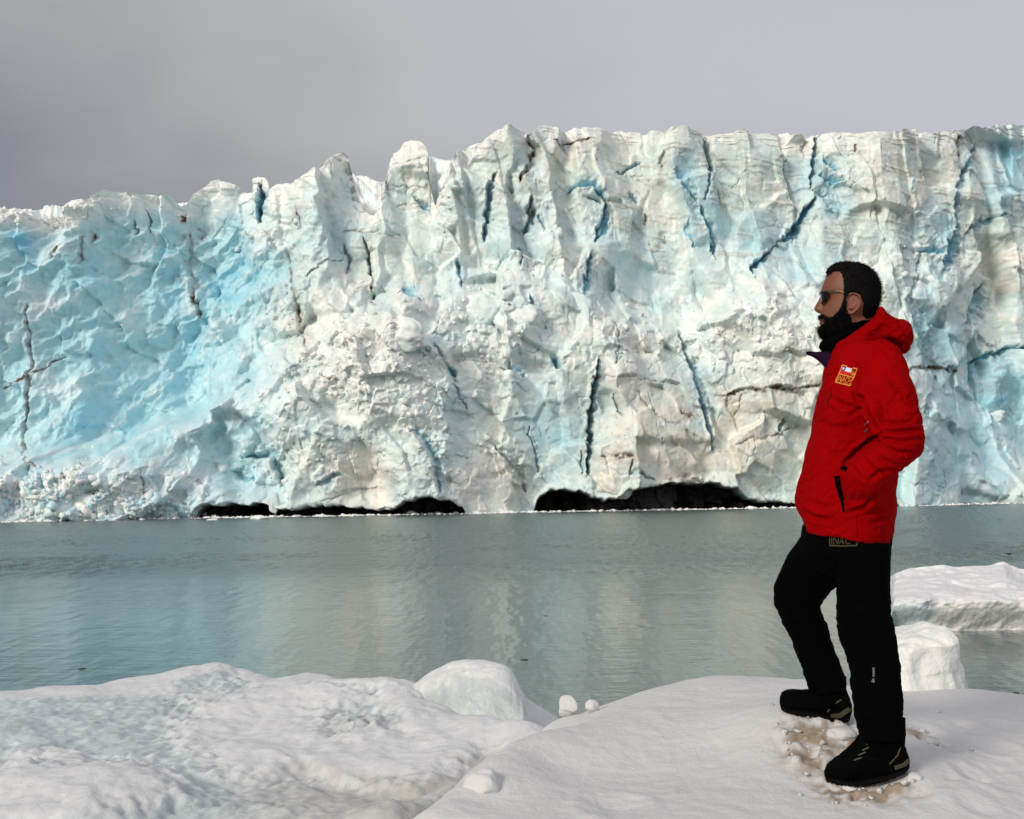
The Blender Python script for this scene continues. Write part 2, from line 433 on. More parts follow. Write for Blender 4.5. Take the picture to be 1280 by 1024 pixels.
# (points in the photograph, half width px, depth m, blue 0..1, dirt 0..1); some entries put shade by blocks and hollows into the blue
CRACKS = [
    ([(320, 226), (320, 245), (319, 268)], 4.2, 2.6, 1.0, 0), ([(180, 260), (181, 286)], 1.5, 1.2, 1.0, .2), ([(164, 275), (165, 290)], 1.0, .6, .5, .3),
    ([(710, 243), (722, 236), (738, 236), (752, 246), (757, 258)], 2.6, 1.8, 1, 0), ([(757, 255), (757, 268), (750, 285), (743, 303)], 2.8, 1.8, 1, 0),
    ([(735, 250), (752, 258)], 1.6, .9, .8, 0),
    ([(619, 222), (613, 240), (609, 262), (605, 300)], 2.4, 1.6, .8, .25), ([(637, 232), (637, 241)], 1.5, .8, .8, 0),
    ([(663, 250), (660, 280), (653, 296)], 3, 1.6, .7, .5), ([(661, 178), (668, 190), (664, 205), (652, 226)], 2.6, 1.2, .1, .9),
    ([(660, 182), (668, 186)], 2, .6, 0, .9), ([(647, 312), (652, 332)], 1.6, 1, .8, .1), ([(670, 270), (680, 290)], 1.4, .8, .7, .2),
    ([(736, 322), (733, 342), (729, 368)], 2.6, 1.6, 1, 0), ([(660, 372), (680, 412)], 2.2, 1.2, .8, .0),
    ([(748, 452), (743, 480), (738, 510), (735, 540), (733, 592)], 2.4, 2.2, .85, .45), ([(727, 565), (727, 592)], 1.2, .8, .7, .3),
    ([(770, 400), (776, 430), (770, 455)], 1.2, .7, .3, .5), ([(884, 168), (888, 205), (878, 240), (878, 254)], 1.5, 1.0, .8, .15),
    ([(873, 262), (880, 282), (888, 300), (890, 322)], 2.4, 1.3, .85, 0), ([(840, 215), (850, 235), (866, 256)], 4.0, .9, .6, 0),
    ([(855, 280), (858, 298), (866, 308)], 1.5, .9, .8, 0), ([(985, 200), (975, 215)], 1.3, .5, .4, .1),
    ([(1020, 172), (1017, 205), (1014, 232)], 2.6, 1.6, .8, .3), ([(1016, 248), (1002, 272), (990, 288), (978, 302)], 4.0, 2.4, 1, 0),
    ([(978, 303), (962, 312), (954, 318)], 1.4, .8, .6, .2), ([(956, 318), (943, 330), (934, 340), (940, 349)], 3.6, 2.2, 1, 0),
    ([(1020, 240), (1032, 252), (1038, 262)], 3, 1.6, 1, 0), ([(1030, 200), (1046, 212)], 3.0, 1.2, .9, 0), ([(1026, 222), (1055, 226)], 4.0, 1.4, .9, 0),
    ([(1221, 178), (1214, 195), (1205, 212), (1197, 232), (1194, 252), (1193, 285)], 2.2, 1.5, .85, .1), ([(1192, 292), (1186, 312), (1177, 335)], 6.0, 2.4, 1, 0),
    ([(1150, 315), (1172, 318)], 5.0, 1.4, .9, 0), ([(1206, 292), (1225, 275), (1252, 272)], 2.6, 1.0, .6, 0),
    ([(1280, 432), (1250, 438), (1226, 446), (1216, 458), (1214, 490)], 3.0, 1.6, .85, 0), ([(1230, 356), (1222, 378), (1208, 402)], 6.0, 1.8, .55, .05),  # last entry: shade right of a block, carved and coloured blue
    ([(850, 420), (866, 452), (876, 488), (884, 520), (893, 560)], 3.2, 1.6, .7, .1), ([(1150, 318), (1146, 345), (1136, 372)], 2, .8, .5, 0),
    ([(1138, 400), (1150, 430), (1158, 460)], 6, 1.3, .6, 0), ([(1170, 470), (1160, 520)], 4, .8, .4, .1),
    ([(430, 305), (434, 322), (432, 340)], 2, 1, .5, .4), ([(454, 296), (458, 320), (461, 345)], 1.8, 1.3, .4, .6), ([(460, 335), (464, 352), (466, 380)], 1.8, 1.2, .2, .9),
    ([(382, 349), (398, 337), (425, 322)], 1.4, .8, .2, .6), ([(38, 385), (36, 450), (30, 500), (22, 540), (30, 565), (38, 585)], 2.4, .9, .1, .55),
    ([(2, 482), (38, 468), (60, 455), (80, 447)], 1.3, .6, .1, .7), ([(238, 368), (241, 380), (243, 398)], 2.2, 1.1, .0, 1.0), ([(228, 290), (232, 330), (240, 372)], 4.0, 1.2, .05, .40),
    ([(70, 305), (62, 325)], 1.8, .8, .3, .6), ([(100, 292), (97, 330)], 2.2, .9, .2, .55), ([(112, 292), (110, 302)], 2.0, .8, 0, .8),
    ([(355, 310), (362, 340), (371, 372), (376, 400), (378, 425)], 4.0, .6, 0, .38), ([(371, 375), (374, 395)], 1.6, .6, 0, .9), ([(371, 258), (373, 285)], 1.6, .6, 0, .75),
    ([(375, 395), (378, 430)], 1.0, .4, 0, .7), ([(520, 540), (535, 555), (545, 580), (552, 612)], 6.5, 1.6, .55, .0), ([(540, 430), (565, 470), (580, 510)], 2.2, .9, .4, .1),
    ([(557, 462), (566, 470)], 4.0, 1.4, .9, 0), ([(620, 560), (640, 580), (655, 612)], 6, 1.2, .15, .22), ([(638, 460), (655, 466)], 4, .9, .55, 0),
    ([(693, 448), (702, 462)], 4, 1.3, .75, .1), ([(660, 535), (668, 560), (673, 590)], 1.2, .7, .6, .2), ([(505, 362), (520, 372)], 5.5, 1.3, .75, 0), ([(570, 330), (575, 352)], 3, 1.1, .7, .15),  # third entry: a shadow, carved and coloured blue
    ([(305, 572), (340, 566), (345, 600)], 6, 1.6, .5, .1), ([(285, 590), (310, 600)], 4, 1, .45, .1), ([(395, 605), (420, 592)], 3.2, .9, .45, .1), ([(400, 628), (440, 612), (470, 608)], 1.6, .6, .2, .4),  # first entry: the hollow's shading put into the blue
    ([(900, 492), (925, 488), (950, 485), (1000, 486), (1022, 482)], 2.6, .9, 0, 1.0), ([(912, 492), (914, 506)], 3, .6, 0, .9), ([(930, 490), (925, 520)], 1.2, .5, 0, .5),
    ([(1132, 463), (1150, 459), (1172, 459), (1200, 462)], 2.4, .9, 0, 1.0), ([(918, 556), (945, 547), (975, 545), (1002, 530)], 1.3, .5, 0, .6),
    ([(850, 515), (866, 520)], 3, .6, 0, .85), ([(985, 520), (978, 540)], 2.4, .8, .3, .3), ([(752, 568), (775, 572), (790, 570)], 1.6, .6, 0, .8), ([(787, 575), (783, 594), (800, 590), (815, 600)], 1.4, .8, .4, .45),
    ([(765, 495), (778, 520)], 1.2, .7, .4, .4), ([(795, 490), (830, 530), (850, 530)], 1.0, .5, .1, .5), ([(755, 470), (800, 474), (850, 478)], 0.9, .5, .1, .5), ([(830, 600), (860, 596), (880, 602)], 3, .6, 0, .6),
    ([(690, 180), (735, 178)], 1.4, .6, 0, .75), ([(828, 190), (826, 208)], 3, .8, 0, .7), ([(806, 265), (807, 278)], 1.6, .6, 0, .8), ([(793, 252), (787, 244)], 3, 1, .6, .2), ([(800, 200), (770, 215)], 2, .9, .6, .1),
    ([(1005, 176), (1006, 192)], 3.4, .8, .1, .75), ([(1072, 180), (1070, 192)], 1.6, .5, 0, .8), ([(1198, 172), (1198, 196)], 4.2, .9, .05, .8), ([(1094, 200), (1094, 240)], 2, .3, 0, .5), ([(1092, 245), (1090, 270)], 3, .3, 0, .3),
    ([(1150, 215), (1160, 222)], 4, .4, 0, .55), ([(1140, 240), (1122, 275)], 1, .4, 0, .5), ([(240, 282), (245, 292)], 4.5, .6, 0, .5), ([(325, 284), (333, 292)], 3.5, .6, 0, .55), ([(305, 288), (310, 293)], 2.5, .6, 0, .6),
    ([(225, 268), (229, 272)], 2.4, .6, 0, .8), ([(430, 285), (480, 292), (498, 294)], 1.6, .6, 0, .5), ([(485, 590), (500, 600)], 2.6, .6, 0, .75), ([(182, 590), (183, 620)], 1.4, .8, .1, .6), ([(80, 590), (85, 605)], 2.6, .5, 0, .7),
    ([(48, 588), (50, 615)], 3, .7, .75, 0), ([(55, 612), (75, 618)], 4, .7, .8, 0), ([(130, 640), (160, 641)], 4, 1.3, .45, .15), ([(400, 465), (420, 478)], 1.2, .4, .0, .7), ([(520, 248), (535, 262)], 4.0, 1.2, .55, .1),  # last entry: shade on the pinnacle's right side put into the blue
    ([(495, 255), (520, 252), (534, 255)], .5, .25, .0, .15), ([(490, 205), (534, 200)], .5, .25, .05, .15), ([(485, 232), (534, 228)], .5, .25, .05, .15), ([(508, 180), (514, 210)], .4, .1, .0, .1),
]
BLOBS_BLUE = [(40, 312, 24, 34, 1.15), (78, 338, 26, 22, .9), (112, 345, 30, 30, .9), (285, 300, 26, 40, .95), (290, 350, 60, 55, .95), (200, 300, 30, 55, .75), (200, 370, 45, 50, .8),
              (95, 425, 60, 60, .75), (110, 530, 75, 50, .85), (250, 420, 60, 55, .85), (180, 470, 70, 50, .75), (15, 430, 30, 60, .65), (18, 345, 35, 40, .6), (50, 600, 65, 22, .55), (80, 618, 40, 14, .6), (140, 290, 40, 30, .55),
              (300, 470, 60, 60, .45), (255, 550, 80, 60, .45), (320, 600, 40, 40, .5), (620, 400, 40, 45, .3), (520, 590, 35, 45, .45), (700, 540, 50, 70, .6), (560, 500, 30, 60, .4), (460, 350, 50, 60, .25), (430, 300, 40, 50, .3),
              (570, 250, 40, 60, .32), (650, 270, 35, 60, .35), (720, 270, 60, 50, .3), (780, 360, 90, 60, .4), (860, 235, 22, 50, .75), (905, 210, 60, 30, .35), (940, 290, 60, 40, .45), (885, 290, 20, 60, .6),
              (1035, 230, 35, 40, .8), (1000, 340, 50, 50, .4), (1100, 310, 60, 40, .35), (1175, 310, 30, 45, .8), (1150, 400, 30, 60, .65), (1180, 430, 30, 60, .6), (1248, 490, 40, 45, .95), (1200, 560, 90, 70, .6), (1268, 205, 30, 60, .85),
              (1230, 540, 60, 60, .6), (930, 400, 50, 60, .3), (880, 470, 25, 60, .5), (1000, 540, 40, 60, .2), (590, 450, 60, 80, .25), (490, 230, 20, 40, .25)]
BLOBS_CREAM = [(870, 545, 190, 75, .85), (1000, 520, 120, 80, .7), (430, 340, 70, 70, .5), (1060, 230, 110, 70, .5), (940, 230, 80, 60, .45), (780, 220, 90, 60, .45), (520, 230, 50, 60, .4), (610, 230, 60, 60, .35), (770, 390, 60, 40, .4),
               (480, 600, 120, 45, .55), (365, 380, 22, 80, .8), (232, 300, 18, 60, .6), (1240, 300, 60, 50, .35), (640, 590, 70, 50, .45), (700, 200, 40, 40, .4), (1180, 230, 60, 50, .3), (1080, 410, 90, 60, .3), (60, 420, 20, 120, .3)]
BLOBS_RUBBLE = [(450, 460, 130, 90, 1), (600, 420, 80, 80, .8), (930, 410, 90, 55, 1.0), (1020, 440, 90, 60, .7), (690, 330, 60, 40, .6), (60, 260, 80, 22, .8), (110, 610, 170, 40, 1), (340, 290, 50, 30, .7), (560, 560, 80, 60, .5),
                (780, 420, 70, 40, .8), (1130, 330, 50, 40, .7), (1230, 330, 40, 40, .6), (400, 560, 90, 60, .6), (460, 240, 25, 25, .9), (545, 215, 20, 25, .9), (700, 270, 40, 60, .4), (20, 380, 40, 40, .3), (560, 280, 20, 40, .6), (1060, 220, 40, 30, .5)]


def blobs(px, py, lst):
    s = np.zeros(px.shape)
    for cx, cy, rx, ry, a in lst:
        m = (np.abs(px - cx) < 2.4 * rx) & (np.abs(py - cy) < 2.4 * ry)
        q = ((px[m] - cx) / rx) ** 2 + ((py[m] - cy) / ry) ** 2
        s[m] = np.maximum(s[m], a * np.exp(-0.8 * q ** 1.3))
    return s


def build_glacier():
    pxs = np.r_[np.linspace(-1500, -400, 130, endpoint=False), np.linspace(-400, -14, 120, endpoint=False), np.arange(-14, 1296, 0.95), np.linspace(1296, 1680, 120, endpoint=False), np.linspace(1680, 2800, 130)]
    nr = 440
    t = np.linspace(-0.02, 1, nr)
    wl = pm(WL, pxs)
    crest = pm(CREST, pxs)
    crest = crest + (fbm(pxs / 9.0, pxs * 0 + 3.3, 3, 71) * 2.2 + fbm(pxs / 30.0, pxs * 0 + 8.3, 2, 75) * 2.0) * sstep(2, 0, np.abs(np.gradient(crest, pxs)))
    base = at_z(pxs, wl, 0.0)
    Y0 = base[:, 1]
    PX = np.repeat(pxs[None], nr, 0)
    step = 0.95; uni = np.arange(-1500, 2800, step); cu = np.interp(uni, pxs, crest)
    mx = np.max(np.stack([np.roll(cu, k) for k in range(-36, 37, 3)]), 0)
    ker = np.hanning(91); ker /= ker.sum()
    low = np.convolve(np.pad(mx, 45, 'edge'), ker, 'valid') + 14
    low = np.maximum(np.interp(pxs, uni, low), crest + 5)
    TS = 0.80
    tn = t[:, None]
    PY = np.where(tn < TS, wl[None] + (low - wl)[None] * (tn / TS), low[None] + (crest - low)[None] * ((tn - TS) / (1 - TS)))
    wx = fbm(PX / 60, PY / 60, 3, 11); wy = fbm(PX / 60, PY / 60, 3, 15)
    h_m = (wl[None] - PY) / FPX * Y0[None]
    rl = pm(RL, PX + 14 * wx) + 16 * wy
    rec = 0.10 * np.maximum(h_m, 0) + 6.0 * sstep(18, -30, PY - rl) + 1.5 * sstep(40, -80, PY - rl)
    # scree apron at the lower left, debris slope in the middle
    ap = pm([(-400, 560), (0, 575), (180, 585), (250, 612), (330, 640), (1680, 640)], PX) + 8 * wx
    rec = rec + 3.0 * sstep(10, -40, PY - ap) * sstep(420, 250, PX)
    rec = rec + 6.0 * (1 - sstep(0, 60, np.abs(PX - 470))) * sstep(300, 240, PY) * 0.3
    # broad buttresses and bays of the wall
    rec = rec - 2.6 * fbm(PX / 150, PY / 260, 3, 21) - 1.0 * (sstep(1000, 1030, PX) - sstep(1190, 1225, PX))
    Y = Y0[None] + rec
    P = at_y(PX.ravel(), PY.ravel(), Y.ravel()).reshape(nr, -1, 3)
    X, Z = P[..., 0].copy().ravel(), P[..., 2].copy().ravel()
    px, py = PX.ravel(), PY.ravel()
    # ---- relief
    rub = np.clip(blobs(px + 10 * wx.ravel(), py + 10 * wy.ravel(), BLOBS_RUBBLE), 0, 1)
    left = sstep(430, 300, px + 0.35 * (py - 450)) * sstep(255, 300, py)
    smooth = np.clip(sstep(740, 860, px) * sstep(430, 340, py) + 0.5 * sstep(340, 300, py), 0, 1) * (1 - rub)
    w1, w2 = fbm(X / 3.0, Z / 3.0, 4, 31), fbm(X / 3.0, Z / 3.0, 4, 37)
    Xw, Zw = X + 0.65 * w1, Z + 0.65 * w2
    out = 2.0 * facets(Xw + 0.3 * Zw, Zw * 0.6, 13.0, 39, 0.8, 22)
    out += 2.0 * facets(Xw, Zw * 0.7, 6.0, 41, 1.0, 34) * (1 - 0.30 * left)
    pil = sstep(10, -50, py - pm(RL, px)) * (sstep(240, 380, px) * sstep(800, 700, px) + .45 * sstep(700, 800, px))
    out += 2.3 * pil * facets(X + 0.5 * w1 + .15 * Z, Z * 0.22 + .3 * w2, 4.6, 40, 0.9, 46)
    out += (0.62 + 0.35 * rub - 0.25 * smooth - 0.12 * left) * facets(Xw + 0.4 * Zw, Zw * 0.8, 2.6, 43, 1.1, 34)
    Xv, Zv = X + 0.30 * w2, Z + 0.30 * w1
    out += (0.085 + 0.25 * rub - 0.05 * smooth) * facets(Xv, Zv, 1.15, 47, 1.1, 30)
    out += (0.018 + 0.085 * rub - 0.010 * smooth) * facets(Xv, Zv, 0.5, 53, 1.0, 24)
    # diagonal melt scoops on the blue ice to the left
    a = math.radians(48)
    u = (Xw * math.cos(a) + Zw * math.sin(a)) / 2.6; v = -Xw * math.sin(a) + Zw * math.cos(a)
    sc1 = np.sqrt(scoops(u, v, 1.9, 61))
    out += left * (1.25 * sc1 + 0.42 * np.sqrt(scoops(u * 2.1, v * 1.3, 0.9, 67)) - 0.7)
    # cleaner fracture faces elsewhere: shallow conchoidal scoops
    sc2 = np.sqrt(scoops(Xw * 0.8 + 0.3 * Zw, Zw * 0.5, 2.3, 69))
    out += (1 - left) * 0.48 * sc2
    # layered faces: thin ledges that dip slightly
    Zr = Z + 0.10 * X + 0.45 * w1 + 0.6 * fbm(X / 9, Z / 9, 2, 76)
    lay = fbm(Zr / 0.42, X / 17 + 0.3 * w2, 3, 77)
    band = sstep(0.04, 0.26, lay)
    brk = sstep(-0.25, 0.25, fbm(X / 3.5, Z / 2.0, 3, 78))
    out += 0.13 * (smooth + 0.15) * (1 - rub) * band * brk
    # fluting of the upper wall
    out += 0.22 * fbm((X + 0.25 * Z) / 1.6, (Z - 0.2 * X) / 6.0, 3, 79) * sstep(20, -60, py - pm(RL, px)) * (1 - 0.6 * smooth)
    out += 0.06 * fbm(X / 0.5, Z / 0.5, 4, 83) * (0.3 + rub)
    blue = np.clip(blobs(px + 26 * wx.ravel() + 10 * w1, py + 26 * wy.ravel() + 10 * w2, BLOBS_BLUE), 0, 1.2)
    cream = np.clip(blobs(px + 20 * wx.ravel(), py + 20 * wy.ravel(), BLOBS_CREAM), 0, 1)
    deep = np.zeros(px.shape); dirt = np.zeros(px.shape)
    jx = 3.0 * facets(X, Z, 1.1, 91, 1.0, 20) + 2.6 * fbm(X / 0.8, Z / 0.8, 3, 92); jy = 3.0 * facets(X, Z, 1.3, 93, 1.0, 20) + 2.6 * fbm(X / 0.8, Z / 0.8, 3, 94)
    for pts, hw, dep, bl, di in CRACKS:
        m, d, tt, sg = polydist(px + jx, py + jy, pts, hw * 6 + 6, True)
        if len(m) == 0: continue
        # the lit lip of a crevasse overhangs sharply, the other wall slopes back out; both ends taper
        if pts[-1][1] < pts[0][1]: sg = -sg
        wdt = hw * (0.25 + 0.85 * np.sin(np.pi * np.clip(tt, 0.03, 0.97)) ** 0.7) * (0.75 + 0.7 * fbm(X[m] / 0.7, Z[m] / 0.7, 2, 96))
        wdt = np.maximum(wdt, .45) * (1.25 if hw > 2 and bl > .4 else 1.0)
        sd = d * sg                                  # negative: right of a downward line
        g = np.where(sd > 0, np.exp(-(d / (0.55 * wdt + .25)) ** 2.2), np.exp(-(d / (1.75 * wdt)) ** 1.4))
        out[m] -= dep * (0.95 - 0.25 * bl) * (0.55 if di > .35 and bl < .4 else 1.0) * g
        ll = np.exp(-(d / (2.2 * wdt + 1)) ** 2) * (sd > 0) * (hw > 2)
        out[m] += 0.25 * dep * ll * (1 - g)
        core = np.where(sd > 0, np.exp(-(d / (0.5 * wdt + .2)) ** 2), np.exp(-(d / (1.15 * wdt)) ** 2))
        deep[m] = np.maximum(deep[m], 0.88 * bl * core)
        halo = np.exp(-(d / (wdt * 3.0 + 1.5)) ** 2) * np.where(sd > 0, .55, 1)
        blue[m] = np.maximum(blue[m], bl * 0.75 * halo)
        patch = 0.25 + 0.75 * sstep(-0.25, 0.35, fbm(X[m] / 0.8, Z[m] / 0.8, 3, 95))
        dirt[m] = np.maximum(dirt[m], di * patch * np.exp(-(d / (wdt * 1.1 + .3)) ** 2) + 0.42 * di * patch * np.exp(-(d / (wdt * 3.5 + 2)) ** 2))
    # straight hairline fractures, broken up
    for size, seed, amp in ((3.4, 101, 1.0), (1.5, 102, .7)):
        ce = cell_edges(Xw + .25 * Zw, Zw * .62, size, seed)
        ex = sstep(0.085, 0.02, ce) * sstep(0.08, 0.40, fbm(X / 4.0, Z / 4.0, 3, seed + 3)) * (1 - .7 * left)
        out -= 0.22 * amp * ex
        dirt = np.maximum(dirt, 0.24 * amp * ex * sstep(-.2, .4, fbm(X / 2, Z / 2, 2, seed + 5))); blue = np.maximum(blue, 0.55 * amp * ex)
    sp = sstep(0.24, 0.42, fbm(X / 0.5, Z / 0.4, 3, 107)) * (0.15 + 0.75 * cream + 0.2 * rub)
    dirt = np.maximum(dirt, 0.5 * sp)
    # thin smears of grit melted out along the bedding and down from the edge
    gr = sstep(.10, .34, fbm(Zr / 0.9, X / 5, 3, 131)) * sstep(.05, .4, fbm(X / 3, Z / 3, 3, 132)); dirt = np.maximum(dirt, .20 * gr * (1 - left) * (.5 + cream))
    dr = sstep(.22, .42, fbm(X / .8, Z / 6, 3, 134)) * sstep(.0, .3, fbm(X / 5, Z / 8, 2, 136)) * sstep(130, 20, py - np.interp(px, pxs, crest)); dirt = np.maximum(dirt, .22 * dr)
    # undercut caves at the waterline, full of dirty basal ice
    hpx = np.interp(px, pxs, wl) - py
    jag = 5.0 * fbm(X / 0.9, Z / 0.9 + 7, 3, 111) + 2.5 * fbm(X / 2.4, Z * 0, 2, 113)
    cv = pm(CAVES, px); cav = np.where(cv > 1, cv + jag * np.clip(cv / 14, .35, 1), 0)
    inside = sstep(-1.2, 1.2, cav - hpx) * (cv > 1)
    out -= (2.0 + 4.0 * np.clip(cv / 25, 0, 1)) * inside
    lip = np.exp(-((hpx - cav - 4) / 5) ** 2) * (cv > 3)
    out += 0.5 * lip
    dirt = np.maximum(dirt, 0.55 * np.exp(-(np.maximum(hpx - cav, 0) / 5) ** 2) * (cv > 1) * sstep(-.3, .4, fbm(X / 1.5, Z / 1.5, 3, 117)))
    # displace outwards
    out *= np.where(py < -1e9, 1, 1)
    ncol = len(pxs)
    tt = np.repeat(t[:, None], ncol, 1).ravel()
    Yf = P[..., 1].ravel() - out
    V = np.c_[X + 0.25 * w2 * (1 - inside), Yf, Z]
    # ---- colours
    c = np.repeat(WHITE[None], len(X), 0)
    creamy = sstep(330, 520, px)

    def mixc(c, col, f):
        f = np.clip(f, 0, 1)[:, None]
        return c * (1 - f) + col * f
    tone = fbm(X / 5, Z / 5, 4, 121)
    fine = fbm(Xw / 1.3, Zw / 1.3, 4, 122)
    hol = np.clip(1 - sc2 * 1.5, 0, 1)
    c = mixc(c, PALE, (0.48 + 0.95 * tone + 0.7 * fine + 0.55 * hol) * (1 - 0.45 * rub) + 0.25 * left)
    c = mixc(c, CREAM, creamy * np.clip(0.12 + 0.5 * fbm(X / 4 + 9, Z / 4, 3, 124), 0, 1))
    c = mixc(c, CREAM, cream * (0.80 + 0.6 * fbm(X / 2, Z / 2, 3, 123)))
    c = mixc(c, CREAM * 0.80, 0.8 * (smooth * 0.9 + 0.10) * sstep(0.03, 0.25, lay) * brk * (1 - left))
    bn = 0.85 + 0.45 * fbm(X / 2.2, Z / 1.6, 4, 127)
    c = mixc(c, BLUE * .5 + PALE * .5, left * (.50 + .4 * tone))
    c = mixc(c, BLUE, blue * bn * (1 - 0.45 * rub))
    c = mixc(c, BLUE * np.array([.66, .84, .95]), 0.7 * sstep(0.72, 1.1, blue * bn))
    c = mixc(c, WHITE, left * 0.35 * sstep(0.55, 0.85, sc1 + .25 * fine))
    c = mixc(c, WHITE, sstep(34, 6, py - np.interp(px, pxs, crest) + 10 * fine) * (0.80 - 0.3 * sstep(600, 700, px)))
    c = mixc(c, WHITE, 0.65 * rub * sstep(-0.35, 0.3, fbm(X / 1.6, Z / 1.6, 3, 129)))
    c = mixc(c, DEEP, deep)
    c = mixc(c, DIRT * 2.2, dirt * 0.9); c = mixc(c, DIRT, np.clip(dirt - 0.5, 0, 1) * 1.8)
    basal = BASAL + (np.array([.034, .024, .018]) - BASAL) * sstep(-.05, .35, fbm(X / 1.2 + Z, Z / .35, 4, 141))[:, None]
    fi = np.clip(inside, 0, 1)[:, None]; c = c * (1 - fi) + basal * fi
    # ---- top: over the edge, down into the hollow behind, up to the ice further back, then the plateau
    crest_v = V.reshape(nr, ncol, 3)[-1].copy()
    plat = at_y(pxs, pm(BACK, pxs) + 1.2 * fbm(pxs / 7, pxs * 0 + 1, 3, 133), crest_v[:, 1] + 16)
    rows, cols = [], []
    ref_px = np.convolve(np.pad(pm(CREST, pxs), 60, 'edge'), np.ones(121) / 121, 'valid') + 14
    lowz = np.minimum(at_y(pxs, ref_px, crest_v[:, 1] + 3)[:, 2], crest_v[:, 2] - 0.2)
    for s in [0.4, 0.9, 1.5, 2.2, 3.2] + list(np.linspace(3.6, 16, 48)) + [16.4, 16.9, 18, 24, 60, 260]:
        nz = 0.5 * fbm(crest_v[:, 0] / 1.8 + s, crest_v[:, 1] * 0 + s * 0.7, 3, 137)
        xb = crest_v[:, 0]
        nz2 = 1.1 * facets(xb + .4 * s, xb * 0 + s * .8 + .2 * xb, 1.9, 143, .9, 24) + .5 * fbm(xb / .8, xb * 0 + s / .8, 4, 145)
        if s <= 3.2:
            k = sstep(0.1, 3.2, s); z = crest_v[:, 2] * (1 - k) + lowz * k + nz * k - 0.1 * s
        elif s <= 16:
            k = sstep(3.2, 16, s); z = (lowz - .3) * (1 - k) + plat[:, 2] * k + (nz + nz2) * (1 - abs(2 * k - 1) ** 3)
        else:
            z = plat[:, 2] - 0.12 * min(s - 16, 8) + nz * (s < 60)
        f = s / 16 if s <= 16 else 1
        x = crest_v[:, 0] * (1 - f) + plat[:, 0] * f
        rows.append(np.c_[x, crest_v[:, 1] + s, z]); tb = np.clip(.25 + .8 * fbm(crest_v[:, 0] / 1.5, crest_v[:, 0] * 0 + s / 1.5, 3, 147), 0, .8)[:, None]; cols.append(WHITE * (1 - tb) + PALE * tb)
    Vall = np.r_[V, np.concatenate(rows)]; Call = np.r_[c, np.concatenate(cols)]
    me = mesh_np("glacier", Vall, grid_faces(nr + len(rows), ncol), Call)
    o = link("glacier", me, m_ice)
    tag(o, "towering cracked blue and white glacier front rising straight from the grey water", "glacier")
    return o, V.reshape(nr, ncol, 3), c.reshape(nr, ncol, 3), PX, PY, rub.reshape(nr, ncol), pxs


glacier, GV, GC, GPX, GPY, GRUB, GPXS = build_glacier()


# ---- loose broken ice lying on the ledges of the glacier and along its foot
def hull_template(seed, n=16, rough=0.0):
    r = np.random.default_rng(seed)
    p = r.normal(size=(n, 3)); p /= np.linalg.norm(p, axis=1)[:, None]
    p *= r.uniform(0.75, 1.1, (n, 1)) * np.array([1, 0.9, 0.75])
    bm = bmesh.new()
    for q in p: bm.verts.new(q)
    bmesh.ops.convex_hull(bm, input=bm.verts)
    for v in [v for v in bm.verts if not v.link_faces]: bm.verts.remove(v)
    bmesh.ops.triangulate(bm, faces=bm.faces)
    bm.verts.index_update()
    V = np.array([v.co[:] for v in bm.verts]); F = np.array([[v.index for v in f.verts] for f in bm.faces])
    bm.free()
    return V, F


TEMPL = [hull_template(100 + k, 8 + k % 4) for k in range(12)]


def rand_rot(r):
    q = r.normal(size=4); q /= np.linalg.norm(q)
    w, x, y, z = q
    return np.array([[1 - 2 * (y * y + z * z), 2 * (x * y - z * w), 2 * (x * z + y * w)],
                     [2 * (x * y + z * w), 1 - 2 * (x * x + z * z), 2 * (y * z - x * w)],
                     [2 * (x * z - y * w), 2 * (y * z + x * w), 1 - 2 * (x * x + y * y)]])


def scatter_mesh(name, pts, sizes, cols, squash=None, seed=1):
    r = np.random.default_rng(seed)
    Vs, Fs, Cs, off = [], [], [], 0
    for p, s, c in zip(pts, sizes, cols):
        V, F = TEMPL[r.integers(len(TEMPL))]
        Q = (V * r.uniform(0.7, 1.25, 3)) @ rand_rot(r).T * s
        if squash is not None: Q[:, 2] *= squash
        Vs.append(Q + p); Fs.append(F + off); off += len(V)
        Cs.append(np.repeat((c * r.uniform(0.94, 1.05))[None], len(V), 0))
    return mesh_np(name, np.concatenate(Vs), np.concatenate(Fs), np.clip(np.concatenate(Cs), 0, 0.9))


def build_rubble():
    inframe = (GPX > -20) & (GPX < 1300) & (GPY < pm(WL, GPX) - 6)
    w = (GRUB ** 2.0 * inframe).ravel(); w /= w.sum()
    r = np.random.default_rng(9)
    idx = r.choice(len(w), 1500, p=w)
    P = GV.reshape(-1, 3)[idx] + np.array([0, 0.05, 0])
    sz = 0.10 + 0.16 * r.exponential(1.0, len(idx)); sz = np.clip(sz, 0.1, 0.9)
    P = P + np.array([0, 1.0, 0]) * (sz * r.uniform(-.2, .55, len(idx)))[:, None]
    C = GC.reshape(-1, 3)[idx] * 0.6 + WHITE * 0.4
    me = scatter_mesh("ice_rubble", P, sz, C)
    o = link("ice_rubble", me, m_block, glacier, smooth=False)
    tag(o, kind='stuff')


build_rubble()


